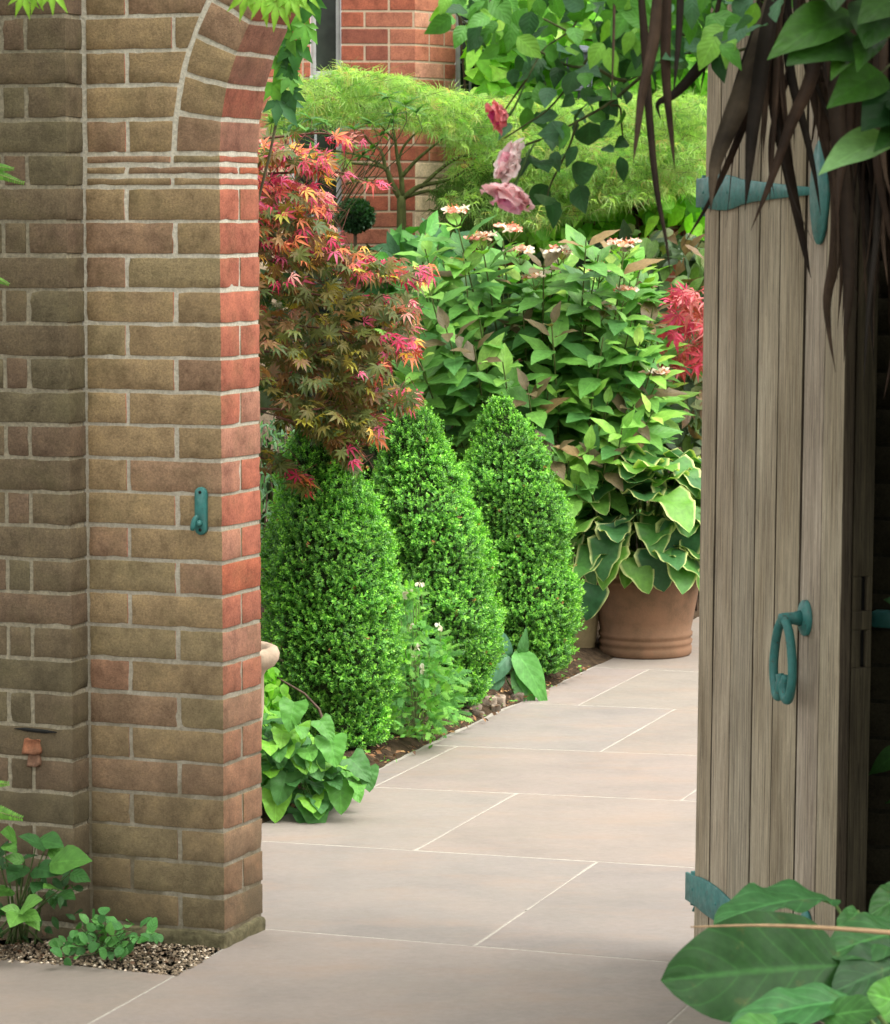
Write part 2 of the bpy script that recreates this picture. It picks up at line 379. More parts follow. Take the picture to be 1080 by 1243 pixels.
def smooth_path(ctrl, n=12):
    c = np.asarray(ctrl, float)
    if len(c) < 3: return c[0] + (c[-1] - c[0]) * np.linspace(0, 1, n)[:, None]
    p = np.vstack([2 * c[0] - c[1], c, 2 * c[-1] - c[-2]]); out = []; m = len(c) - 1
    for u in np.linspace(0, m - 1e-6, n):
        i = int(u); t = u - i; a, b, d, e = p[i], p[i + 1], p[i + 2], p[i + 3]
        out.append(.5 * ((2 * b) + (d - a) * t + (2 * a - 5 * b + 4 * d - e) * t * t + (3 * b - a - 3 * d + e) * t ** 3))
    return A_(out)
def lathe(g, c, prof, seg=48, col=(.4, .3, .2), wob=0):
    c = np.asarray(c, float); V = []
    for r, z in prof:
        for k in range(seg):
            a = 2 * pi * k / seg; rr = r * (1 + wob * sin(3 * a + z * 9)); V.append(c + A_([rr * cos(a), rr * sin(a), z]))
    n = len(prof); Q = [(i * seg + k, i * seg + (k + 1) % seg, (i + 1) * seg + (k + 1) % seg, (i + 1) * seg + k) for i in range(n - 1) for k in range(seg)]
    g.add(V, Q, None, col)
def extrude(g, pts2, fn, d0, d1, col=(.5, .5, .5), bev=0):
    """closed outline pts2 (a,b) -> fn(a,b,d); front at d0, back at d1, rounded front edge"""
    p = np.asarray(pts2, float); n = len(p); c = p.mean(0)
    rings = [(p, d1), (p, d0 + (bev if d1 > d0 else -bev))]
    if bev:
        q = p.copy()
        for i in range(n):
            e1 = norm(p[i] - p[i - 1]); e2 = norm(p[(i + 1) % n] - p[i]); nn = norm(A_([-(e1 + e2)[1], (e1 + e2)[0]]))
            if np.dot(nn, c - p[i]) < 0: nn = -nn
            q[i] = p[i] + nn * bev
        rings.append((q, d0))
    V = []
    for r, d in rings: V += [fn(a, b, d) for a, b in r]
    m = len(rings); Q = [(i * n + k, i * n + (k + 1) % n, (i + 1) * n + (k + 1) % n, (i + 1) * n + k) for i in range(m - 1) for k in range(n)]
    V.append(fn(c[0], c[1], d0)); V.append(fn(c[0], c[1], d1)); f = (m - 1) * n
    T = [(m * n, f + k, f + (k + 1) % n) for k in range(n)] + [(m * n + 1, (k + 1) % n, k) for k in range(n)]
    g.add(V, Q, T, col)

_ph = np.random.default_rng(3).uniform(0, 6.28, (6, 3)); _dr = norm(np.random.default_rng(4).normal(size=(6, 3)))
def snoise(p, f):
    p = np.asarray(p, float); s = 0
    for i in range(6): s = s + np.sin((p @ _dr[i]) * f * (1 + .37 * i) + _ph[i, 0]) / 6
    return s * 1.7
def rbox_lattice(hx, hy, hz, r, nx, ny, nz):
    """six faces of a rounded box; returns V, Q, face id per vertex (0:x-,1:x+,2:y-,3:y+,4:z-,5:z+)"""
    def ax(h, n):
        e = min(r, h * .45); return np.concatenate([[-h, -h + e], np.linspace(-h + e, h - e, n + 2)[1:-1], [h - e, h]])
    A = [ax(hx, nx), ax(hy, ny), ax(hz, nz)]; V = []; Q = []; fid = []; h = A_([hx, hy, hz]); inn = h - np.minimum(r, h * .45)
    for d in range(3):
        o = [i for i in range(3) if i != d]
        for sgn in (-1, 1):
            b = len(V); a1, a2 = A[o[0]], A[o[1]]
            for u in a1:
                for v in a2:
                    p = np.zeros(3); p[d] = sgn * h[d]; p[o[0]] = u; p[o[1]] = v; V.append(p); fid.append(d * 2 + (sgn > 0))
            n2 = len(a2)
            flip = (sgn > 0) ^ (d == 1)
            for i in range(len(a1) - 1):
                for j in range(n2 - 1):
                    q = (b + i * n2 + j, b + (i + 1) * n2 + j, b + (i + 1) * n2 + j + 1, b + i * n2 + j + 1)
                    Q.append(q if flip else q[::-1])
    V = A_(V); cl = np.clip(V, -inn, inn); dd = V - cl; l = np.linalg.norm(dd, axis=1, keepdims=True); rr = np.minimum(r, h.min() * .45)
    V = np.where(l > 1e-9, cl + dd / np.maximum(l, 1e-9) * rr, V)
    return V, A_(Q), A_(fid)
def add_brick(g, lo, hi, fn, cols, r=.0019, res=(6, 2, 2), amp=.0006, chip=.0022, warp=None):
    """lo/hi in wall coordinates (s, w, z); fn maps to the world; cols = dict face id -> colour (default key -1)"""
    lo = A_(lo, float); hi = A_(hi, float); h = (hi - lo) / 2; c = (hi + lo) / 2
    V, Q, fid = rbox_lattice(*h, r, *res)
    seed = rng.uniform(0, 50, 3)
    if amp:
        pp = V + seed
        V = V + np.stack([snoise(pp + 9, 60), snoise(pp, 45), snoise(pp + 5, 70)], 1) * amp
        edge = (np.abs(V) > h - .009).sum(1) >= 2
        V = V + edge[:, None] * (-np.sign(V)) * np.maximum(0, snoise(pp + 2, 160))[:, None] * chip
    V = V + c
    if warp: V = warp(V)
    C = A_([cols.get(int(f), cols[-1]) for f in fid])
    g.add(fn(V), Q, None, C)

# ================================================================== THE SETTING
th = radians(18.4); PT = A_([cos(th), -sin(th), 0]); PD = A_([sin(th), cos(th), 0])
def PV(t, d, z=0): return PT * t + PD * d + A_([0, 0, z])
g = Geo(); S = 400
g.add([(-S, -S, -.02), (S, -S, -.02), (S, S, -.02), (-S, S, -.02)], [(0, 1, 2, 3)]); tag(g.build('ground', 'soil', None, False), kind='structure')
g = Geo()
g.add([PV(-3.44, 7.75, -.0010), PV(-3.44, 15.2, -.0010), PV(1.2, 15.2, -.0010), PV(1.2, 7.75, -.0010)], [(3, 2, 1, 0)])
ga, gb = G(-160, 1146), G(214, 1183)
g.add([PV(-2.93, 7.76, -.0010), gb + A_([0, 0, -.0010]), ga + A_([0, 0, -.0010]), PV(-6, 3.6, -.0010), PV(1.2, 3.6, -.0010), PV(1.2, 7.76, -.0010)], [(0, 1, 2, 3), (0, 3, 4, 5)])
tag(g.build('paving_joints', 'joint', None, False), kind='structure')
# slabs
g = Geo()
def slab(corners, col):
    c = A_(corners); m = c.mean(0); k = len(c); n1 = 10
    ring = []
    for i in range(k):
        a, b = c[i], c[(i + 1) % k]; d = norm(b - a); inn = A_([-d[1], d[0], 0])
        if np.dot(inn, m - a) < 0: inn = -inn
        gap = .0050 if abs(np.dot(d, PT)) > .8 else .0028
        for j in range(n1):
            p = a + (b - a) * ((j + .0) / n1); p = p + inn * (gap + .0014 * snoise(p[None], 23)[0] + .0008 * snoise(p[None], 90)[0])
            if j == 0: p = p + norm(m - a) * .004
            ring.append(p)
    ring = A_(ring); n = len(ring); inner = ring + norm(m - ring) * .004
    V = np.vstack([ring + A_([0, 0, -.03]), ring + A_([0, 0, -.0007]), inner, m[None]])
    Q = [(i * n + j, i * n + (j + 1) % n, (i + 1) * n + (j + 1) % n, (i + 1) * n + j) for i in range(2) for j in range(n)]
    T = [(2 * n + j, 2 * n + (j + 1) % n, 3 * n) for j in range(n)]
    g.add(V, Q, T, col)
def scol(): return A_([.232, .198, .175]) * rng.uniform(.94, 1.06) * A_([rng.uniform(.98, 1.03), 1, rng.uniform(.96, 1.03)])
rows = [(3.7, 5.3, (-3.6, -2.2, -1.1, .1, 1.2)), (5.3, 6.15, (-4.4, -3.5, -2.35, -1.2, -.1, 1.1)), ]
for d0, d1, ts in rows:
    for a, b in zip(ts[:-1], ts[1:]): slab([PV(a, d0), PV(b, d0), PV(b, d1), PV(a, d1)], scol())
slab([PV(-2.924, 6.15), PV(-1.735, 6.15), PV(-1.735, 7.3115), PV(-2.924, 7.3497)], scol())
slab([PV(-1.735, 6.15), PV(-.6, 6.15), PV(-.6, 7.275), PV(-1.735, 7.3115)], scol())
slab([PV(-2.924, 6.15), PV(-2.924, 6.83), ga, PV(-4.9, 6.15)], scol())
rows = [((7.365, 7.32), (8.40, 8.42), (-3.9, -2.365, -1.25, -.1)), ((8.40, 8.42), (9.31, 9.42), (-4.0, -2.882, -1.75, -.6)), ((9.31, 9.42), (10.13, 10.25), (-3.42, -3.33, -2.38, -1.3, -.2)),
        ((10.13, 10.25), (11.12, 11.2), (-3.42, -2.85, -1.8, -.6)), ((11.12, 11.2), (12.1, 12.1), (-3.42, -3.2, -2.3, -1.2, -.1)), ((12.1, 12.1), (13.1, 13.1), (-3.42, -2.7, -1.6, -.4)), ((13.1, 13.1), (14.2, 14.2), (-3.42, -3.1, -2.2, -1, .1)), ((14.2, 14.2), (15.2, 15.2), (-3.42, -2.7, -1.6, -.4))]
for (a0, a1), (b0, b1), ts in rows:
    f = lambda t, p, q: p + (q - p) * (t + 3.4) / 1.4
    for t0, t1 in zip(ts[:-1], ts[1:]): slab([PV(t0, f(t0, a0, a1)), PV(t1, f(t1, a0, a1)), PV(t1, f(t1, b0, b1)), PV(t0, f(t0, b0, b1))], scol())
tag(g.build('paving', 'slab', None, False), kind='structure')
# raised soil of the planting bed on the left of the path
def soil_sheet(name, tr, dr, h, n=60, m=60):
    g = Geo(); V = []
    for i in range(n + 1):
        for j in range(m + 1):
            t = tr[0] + (tr[1] - tr[0]) * i / n; d = dr[0] + (dr[1] - dr[0]) * j / m
            p = PV(t, d); e = min(1, (tr[1] - t) / .12)
            z = -.012 + e * h + .012 * e * snoise(p[None], 14)[0] + .006 * e * snoise(p[None], 50)[0]
            p = p + PT * (.02 * snoise(A_([[0, d, 0]]), 9)[0]) * (1 if i == n else 0); V.append(p + A_([0, 0, z]))
    Q = [(i * (m + 1) + j, (i + 1) * (m + 1) + j, (i + 1) * (m + 1) + j + 1, i * (m + 1) + j + 1) for i in range(n) for j in range(m)]
    g.add(V, Q); tag(g.build(name, 'soil'), kind='structure')
soil_sheet('bed_soil', (-7, -3.400), (8.55, 16), .05)

# ================================================================== ARCHED BRICK WALL
C0 = G(272.6, 1150); tw = radians(22); WA = A_([cos(tw), -sin(tw), 0]); WB = A_([sin(tw), cos(tw), 0])
def W(V):
    V = np.atleast_2d(V); return C0 + V[:, :1] * WA + V[:, 1:2] * WB + V[:, 2:3] * A_([0, 0, 1])
def zc(py): return P(270, py, C0[1])[2]
ZP = zc(1131); ZC = zc(227); ZS = zc(186); CRS = (ZC - ZP) / 22; R = .60; RT = .112; DEP = .215; JM = 1.42
def bcol(kind='front', dark=1.0):
    u = rng.uniform()
    if kind == 'front':
        c = A_([.272, .194, .108]) if u < .55 else (A_([.268, .172, .108]) if u < .80 else (A_([.252, .194, .108]) if u < .96 else A_([.275, .150, .094])))
    elif kind == 'red':
        c = A_([.385, .130, .082]) if u < .6 else (A_([.36, .17, .115]) if u < .85 else A_([.41, .12, .065]))
    elif kind == 'left':
        c = A_([.132, .100, .062]) if u < .5 else (A_([.138, .095, .062]) if u < .85 else A_([.126, .104, .062]))
    elif kind == 'shade_dark': c = A_([.040, .034, .020])  # near black stands in for deep shade right of the opening
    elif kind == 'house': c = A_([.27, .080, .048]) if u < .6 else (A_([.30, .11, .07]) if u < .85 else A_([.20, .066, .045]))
    elif kind == 'house_lit': c = A_([.40, .145, .09]) if u < .6 else (A_([.34, .11, .065]) if u < .85 else A_([.46, .22, .15]))  # lighter copy of the house brick, sunlight put into the colour
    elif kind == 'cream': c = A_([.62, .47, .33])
    return c * rng.uniform(.92, 1.08) * dark
wall = root('arched_brick_wall', C0, 'brown brick garden wall with an arched opening and a red brick reveal, pale pointing', 'brick wall')
g = Geo(); MZ = .0085
def lay(g, s0, s1, z0, z1, w0=0, w1=.1, kinds=('front', 'front', 'red'), **kw):
    if s1 - s0 < .012: return
    c = bcol(kinds[0]); fr = {-1: c, 2: c, 0: bcol(kinds[1]), 1: bcol(kinds[2])}
    # lower rows of the reveal are mossier than the red ones higher up
    if kinds[2] == 'red' and z0 < .62:
        k = .75 * (1 - z0 / .62) ** .5; fr[1] = fr[1] * (1 - k) + A_([.30, .215, .125]) * k
    add_brick(g, (s0, w0, z0), (s1, w1, z1), W, fr, **kw)
def left_row(k, z0, z1, smax, slant=None):
    """bricks of the left pier from the corner (s=0 or the arch ring) leftwards"""
for k in range(22):
    z0 = ZP + k * CRS + MZ / 2; z1 = ZP + (k + 1) * CRS - MZ / 2; Arow = (k % 2 == 1)
    jz = lambda: rng.uniform(-.0012, .0012)
    z0 += jz(); z1 += jz()
    if Arow:      # stretcher at the corner, header at the left; two headers seen in the reveal
        lay(g, -.242, 0, z0, z1, 0, .1025); lay(g, -.355, -.252, z0, z1, 0, .1)
        lay(g, -.1, 0, z0, z1, .1105, DEP); 
    else:
        lay(g, -.112, 0, z0, z1, 0, DEP, res=(3, 5, 2)); lay(g, -.355, -.124, z0, z1, 0, .1)
# tile creasing: three thin courses at the springing
th3 = (ZS - ZC) / 3
for i in range(3):
    z0 = ZC + i * th3 + .005; z1 = ZC + (i + 1) * th3 - .005
    cuts = [-.355, -.125, 0] if i != 1 else [-.355, -.245, 0]
    for a, b in zip(cuts[:-1], cuts[1:]):
        lay(g, a + .004, b - (.004 if b < 0 else 0), z0, z1, 0, .1025 if i == 1 else DEP, res=(5, 5, 0), r=.003)
    if i == 1: lay(g, -.1, 0, z0, z1, .1105, DEP, res=(3, 3, 0), r=.003)
# rows beside and above the ring, cut to the curve of the ring
RO = R + RT + .012
def ext(z, off=0):      # distance of the ring's outer curve from s=0 at height z (negative side)
    dz = z - ZS; q = RO * RO - dz * dz; return R - sqrt(q) if q > 0 else None
nrow = int((3.15 - ZS) / CRS)
for k in range(nrow):
    z0 = ZS + k * CRS + MZ / 2; z1 = z0 + CRS - MZ; Arow = (k % 2 == 0)
    e0, e1 = ext(z0), ext(z1)
    if z1 - ZS > RO - .02: e0 = e1 = R
    elif e1 is None: e1 = R
    e0 = min(e0, R); e1 = min(e1, R)
    cuts = [-.355]; p = -.355 + (.113 if Arow else .236); i = 0
    while p < min(e0, e1) - .02: cuts.append(p); p += (.236 if (i % 2 == 0) == Arow else .113); i += 1
    for mirror in (False, True):
        for a, b in zip(cuts[:-1], cuts[1:]):
            lo, hi = a + .005, b - .005
            if mirror: lo, hi = JM - hi, JM - lo
            if lo > 1.9: continue
            lay(g, lo, hi, z0, z1, 0, .1)
        a = cuts[-1] + .005
        if max(e0, e1) - a > .02:
            L0 = e0 - a - .002; L1 = e1 - a - .002; Lm = max(L0, L1)
            def wp(V, a=a, L0=L0, L1=L1, Lm=Lm, mirror=mirror, z0=z0, z1=z1):
                V = V.copy(); f = (V[:, 0] - a) / Lm; t = np.clip((V[:, 2] - z0) / (z1 - z0), 0, 1); V[:, 0] = a + f * (L0 + (L1 - L0) * t)
                if mirror: V[:, 0] = JM - V[:, 0]
                return V
            c = bcol('front'); gg = Geo(); add_brick(gg, (a, 0, z0), (a + Lm, .1, z1), W, {-1: c}, warp=wp)
            if mirror: gg.Q = [q[:, ::-1] for q in gg.Q]
            g.add(gg.V[0], gg.Q[0], None, gg.C[0])
# right of the opening: brickwork coloured near black for the deep shade beside the door
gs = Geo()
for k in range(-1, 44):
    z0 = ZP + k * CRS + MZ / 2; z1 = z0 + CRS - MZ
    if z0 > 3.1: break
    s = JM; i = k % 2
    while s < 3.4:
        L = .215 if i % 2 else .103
        if z1 < ZS + .01 or s > JM + .48: add_brick(gs, (s, 0, z0), (s + L, .1, z1), W, {-1: bcol('shade_dark')}, res=(3, 1, 1))
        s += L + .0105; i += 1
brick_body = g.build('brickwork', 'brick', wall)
gs.build('shade_dark_brickwork', 'shade_dark', wall)['label'] = 'brickwork right of the door, coloured near black for its deep shade'
# arch ring
g = Geo(); nV = 24; RM = R
for s0 in (R + .004, R + .004 + (JM - 2 * R) / 2):
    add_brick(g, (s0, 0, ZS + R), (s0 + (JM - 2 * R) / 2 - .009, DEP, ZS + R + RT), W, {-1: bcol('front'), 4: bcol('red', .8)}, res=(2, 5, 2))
dth = pi / nV
for i in range(nV):
    tc = dth * (i + .5); half = dth / 2 * R - .0048
    def wp(V, tc=tc):
        V = V.copy(); r_ = R + V[:, 0]; a = tc + V[:, 2] / R * (1.0 + .0 * V[:, 0])
        # keep the joint width nearly constant: bricks are slightly tapered
        return np.stack([(R if tc < pi / 2 else JM - R) - r_ * np.cos(a), V[:, 1], ZS + r_ * np.sin(a)], 1)
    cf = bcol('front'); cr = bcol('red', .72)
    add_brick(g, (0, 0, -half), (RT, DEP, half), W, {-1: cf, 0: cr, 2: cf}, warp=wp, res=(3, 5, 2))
ring = g.build('arch_ring', 'brick', wall)
# mortar core, 4 mm behind the brick faces
g = Geo(); I = .0030; mw = .20; zt = 3.1
def mquad(g, pts): 
    g.add(W(A_(pts)), [(0, 1, 2, 3)])
def mbox(g, s0, s1, z0, z1, w0=I, w1=DEP - I):
    V = [(s0, w0, z0), (s1, w0, z0), (s1, w0, z1), (s0, w0, z1), (s0, w1, z0), (s1, w1, z0), (s1, w1, z1), (s0, w1, z1)]
    g.add(W(A_(V)), [(0, 1, 2, 3), (5, 4, 7, 6), (4, 0, 3, 7), (1, 5, 6, 2), (3, 2, 6, 7), (4, 5, 1, 0)])
mbox(g, -1.7, -I, -.03, ZS)
n = 60; Ri = R + I
for i in range(n):
    a0, a1 = pi * i / n, pi * (i + 1) / n
    cx_ = R if a0 + a1 < pi else JM - R; s0, s1 = cx_ - Ri * cos(a0), cx_ - Ri * cos(a1); h0, h1 = ZS + Ri * sin(a0), ZS + Ri * sin(a1)
    g.add(W(A_([(s0, I, h0), (s1, I, h1), (s1, I, zt), (s0, I, zt), (s0, DEP - I, h0), (s1, DEP - I, h1), (s1, DEP - I, zt), (s0, DEP - I, zt)])),
          [(0, 1, 2, 3), (5, 4, 7, 6), (4, 5, 1, 0), (3, 2, 6, 7)])
mbox(g, R, JM - R, ZS + Ri, zt)
mbox(g, -1.7, -I, ZS, zt); mbox(g, JM + I, 3.4, ZS, zt)
g.build('mortar_core', 'mortar', wall, False)
g = Geo(); mbox(g, JM + I, 3.4, -.03, ZS - .001); g.build('dark_mortar_core', 'shade_dark_mortar', wall, False)
# rough cement footing under the pier
g = Geo()
V, Q, fid = rbox_lattice(.185, .12, .033, .012, 16, 9, 3)
V = V + np.stack([snoise(V + 3, 50), snoise(V, 40), snoise(V + 7, 60)], 1) * .004
g.add(W(V + A_([-.178, .1065, ZP - .037])), Q); g.build('footing', 'plinth', wall)
# iron stay hook on the pier
def face_pt(px, py, w=0):       # point of the plane w in front of/behind the pier's face, seen at a pixel
    d = ray(px, py); o = A_([0, 0, H]); n_ = WB; q = C0 + WB * w; t = np.dot(q - o, n_) / np.dot(d, n_); return o + d * t
def wl(p): d = p - C0; return A_([d @ WA, d @ WB, d[2]])
hk = [wl(face_pt(x, y)) for x, y in ((245, 591), (245, 649), (238, 620), (252, 620))]
sc_, hw = hk[0][0], (hk[3][0] - hk[2][0]) / 2
zt_, zb_ = hk[0][2], hk[1][2]
g = Geo(); pts = []
for i in range(9): a = pi * i / 8; pts.append((sc_ + hw * cos(a), zt_ - hw + hw * sin(a)))
for i in range(9): a = pi + pi * i / 8; pts.append((sc_ + hw * cos(a), zb_ + hw + hw * sin(a)))
extrude(g, pts, lambda a, b, d: W(A_([a, d, b]))[0], -.011, .002, bev=.002)
hook = g.build('iron_stay_hook', 'teal', wall); hook['label'] = 'small teal iron stay hook screwed to the pier'
g = Geo(); zk = zb_ + .028
tube(g, [W(A_([sc_ + .001, -.008, zk]))[0], W(A_([sc_ - .004, -.024, zk + .000]))[0]], [.008, .007], seg=10)
pth = smooth_path([W(A_([sc_ - .002, -.022, zk + .020]))[0], W(A_([sc_ - .008, -.026, zk + .006]))[0], W(A_([sc_ - .013, -.027, zk - .016]))[0]], 7)
tube(g, pth, [.003, .005, .0065, .007, .007, .0065, .005], seg=10)
sub(wall, hook, g, 'latch_finger', 'teal')
g = Geo()
for zz in (zt_ - .012, zb_ + .012): lathe(g, (0, 0, 0), [(0, .0025), (.003, .0022), (.0045, 0)], 10); 
for zz, k in ((zt_ - .012, 0), (zb_ + .012, 1)):
    V = g.V[k]; g.V[k] = W(np.stack([V[:, 0] + sc_, -V[:, 2] - .0105, V[:, 1] + zz], 1))
sub(wall, hook, g, 'screw_heads', 'black')
# iron keep on the dark wall beside the door
kp = wl(face_pt(1072, 750)); g = Geo()
add_brick(g, (kp[0] - .018, -.035, kp[2] - .018), (kp[0] + .03, .003, kp[2] + .018), W, {-1: (.1, .2, .2)}, r=.004, res=(1, 1, 1), amp=0)
add_brick(g, (kp[0] - .032, -.02, kp[2] - .012), (kp[0] - .016, .003, kp[2] + .008), W, {-1: (.1, .2, .2)}, r=.003, res=(1, 1, 1), amp=0)
g.build('latch_keep', 'teal', wall)['label'] = 'small teal iron latch keep on the dark brickwork'

# ================================================================== LEFT WALL standing 8 cm proud
SE = -.362; PW = -.078
lw = root('brick_wall', W(A_([SE, PW, 0]))[0], 'darker olive brown brick wall standing proud to the left of the arched wall', 'brick wall')
g = Geo()
for k in range(-1, 40):
    z0 = ZP + k * CRS + MZ / 2 + rng.uniform(-.0012, .0012); z1 = ZP + (k + 1) * CRS - MZ / 2 + rng.uniform(-.0012, .0012)
    if k >= 22: z0 += (ZS - ZC) - CRS; z1 += (ZS - ZC) - CRS
    if k == 22: z0 -= (ZS - ZC) - CRS
    if z0 > 3.1: break
    Brow = (k % 2 == 0); s = SE; seq = [.103, .055] + [.215] * 8 if Brow else [.222] + [.215] * 8
    for L in seq:
        c = bcol('left'); add_brick(g, (s - L, PW, z0), (s, PW + .1, z1), W, {-1: c, 1: c * .97}, res=(5 if L > .12 else 2, 1, 2), amp=.0005, chip=.003)
        s -= L + .0105
        if s < -1.75: break
g.build('brickwork', 'brick', lw)
g = Geo(); mbox(g, -1.75, SE - .0045, -.03, 3.1, PW + .0035, -.002); g.build('mortar_core', 'old_mortar', lw, False)
# a chipped brick, and a black strip painted as the shade inside a thin slot
def lw_pt(px, py): return wl(face_pt(px, py, PW))
a, b = lw_pt(17, 885), lw_pt(69, 888)
g = Geo(); zz = a[2]
pts = [(a[0], zz + .002), (a[0] + .03, zz + .006), (b[0] - .03, zz + .004), (b[0], zz - .001), (b[0] - .03, zz - .005), (a[0] + .04, zz - .003)]
extrude(g, pts, lambda q, r_, d: W(A_([q, d, r_]))[0], PW - .0035, PW + .01); o = g.build('slot', 'black', lw); o['label'] = 'thin black strip on a brick, painted as a shaded slot'
g = Geo(); c1 = lw_pt(40, 905)
V, Q, fid = rbox_lattice(.030, .012, .020, .012, 5, 2, 4); V = V + np.stack([snoise(V * 1 + 1, 90), snoise(V, 80), snoise(V + 4, 90)], 1) * .006
g.add(W(V + A_([c1[0], PW + .0035, c1[2]])), Q, None, (.30, .105, .055))
V = V * A_([.7, 1, 1.2]) ; g.add(W(V + A_([c1[0] + .005, PW + .004, c1[2] - .026])), Q, None, (.25, .12, .08))
g.build('spalled_patch', 'brick', lw)['label'] = 'orange spalled patch under the slot'

# ================================================================== WOODEN DOOR, standing open
HG = A_([.597, 7.62, 0]); LT = A_([.823, 6.75, 0]); DL = np.linalg.norm(LT - HG); DU = norm(LT - HG); DN = A_([DU[1], -DU[0], 0])
if DN[0] > 0: DN = -DN        # faces left, towards the opening
LEAN = radians(.5)
def D(V):                     # (u along the door, n out of the face, z)
    V = np.atleast_2d(np.asarray(V, float)); p = HG + V[:, :1] * DU + V[:, 1:2] * DN + V[:, 2:3] * A_([0, 0, 1])
    p = p.copy(); p[:, 0] += (p[:, 2] - 1.0) * math.tan(LEAN); return p
def door_uv(px, py):          # pixel -> (u, z) on the door's face
    d = ray(px, py); k1 = math.tan(LEAN)
    # plane through D(0,0,z): normal m
    a = DU; b = A_([k1, 0, 1.0]); m = np.cross(a, b); q = D([0, 0, 0])[0]; o = A_([0, 0, H]); t = np.dot(q - o, m) / np.dot(d, m); p = o + d * t
    z = p[2]; return (np.dot(p - A_([(z - 1) * k1, 0, 0]) - HG, DU), z)
door = root('garden_door', D([0, 0, 0])[0], 'weathered grey oak plank door standing open, with teal iron hinges and ring handle', 'door')
g = Geo(); ZB, ZT = .035, 2.42; TK = .055
edges = [door_uv(x, 700)[0] for x in (851, 866, 888, 914.6, 939.5, 969.7, 996, 1024)]; edges[0] = 0; edges[-1] = DL
gaps = [.0012, .009, .005, .010, .005, .013, .006, .0]
tone = [1.0, 1.03, .86, 1.05, .92, .98, 1.04]
for i in range(7):
    c = A_([.345, .30, .225]) * tone[i] * A_([1, rng.uniform(.98, 1.02), rng.uniform(.94, 1.06)])
    pr = 0 if i < 6 else .0015
    u0 = edges[i] + gaps[i] / 2; u1 = edges[i + 1] - gaps[i + 1] / 2
    V, Q, fid = rbox_lattice((u1 - u0) / 2, .0125, (ZT - ZB) / 2, .0022, 3, 0, 60)
    V = V + A_([0, 1, 0]) * (snoise(V * A_([1, 1, .05]) + i * 3, 30) * .0012)[:, None] + A_([1, 0, 0]) * (snoise(V * A_([0, 0, 1]) + i, 4) * .0006)[:, None]
    CC = np.where(((fid < 2) & (V[:, 1] < .0118))[:, None], A_([.075, .060, .042]), c); g.add(D(V + A_([(u0 + u1) / 2, -.0125 + pr, (ZB + ZT) / 2])), Q, None, CC)
g.build('planks', 'wood', door)
g = Geo(); sl = []
# back layer and lock stile with two mortices in its edge
us = DL - .0008
def dbox(g, u0, u1, n0, n1, z0, z1, col=(.3, .25, .18), r=.002, res=(0, 0, 20)):
    V, Q, fid = rbox_lattice((u1 - u0) / 2, (n1 - n0) / 2, (z1 - z0) / 2, r, *res); g.add(D(V + A_([(u0 + u1) / 2, (n0 + n1) / 2, (z0 + z1) / 2])), Q, None, col)
dbox(g, .002, edges[6] - .003, -.050, -.0255, ZB, ZT, (.02, .016, .011))
g.build('ledged_back', 'wood', door)
g = Geo()
slots = [(door_uv(1043, 707)[1], door_uv(1043, 750)[1]), (door_uv(1042, 773)[1], door_uv(1042, 820)[1])]
zs = [ZB, slots[1][1], slots[1][0], slots[0][1], slots[0][0], ZT]
for i in range(5):
    z0, z1 = zs[i], zs[i + 1]
    if i in (1, 3): 
        dbox(g, edges[6] + .002, us - .020, -.070, -.0262, z0, z1, (.10, .085, .05)); dbox(g, us - .0215, us, -.046, -.0262, z0, z1, (.055, .046, .028)); dbox(g, us - .0215, us, -.070, -.058, z0, z1, (.055, .046, .028))
    else: dbox(g, edges[6] + .002, us, -.070, -.0262, z0, z1, (.055, .046, .028))  # edge coloured darker than the planks to paint in its shade
g.build('lock_stile', 'wood', door)
for (z1, z0) in slots:
    g = Geo(); dbox(g, us - .018, us - .014, -.0578, -.0462, z0 + .001, z1 - .001, r=.0005, res=(0, 0, 0)); g.build('lock_mortice', 'black', door)
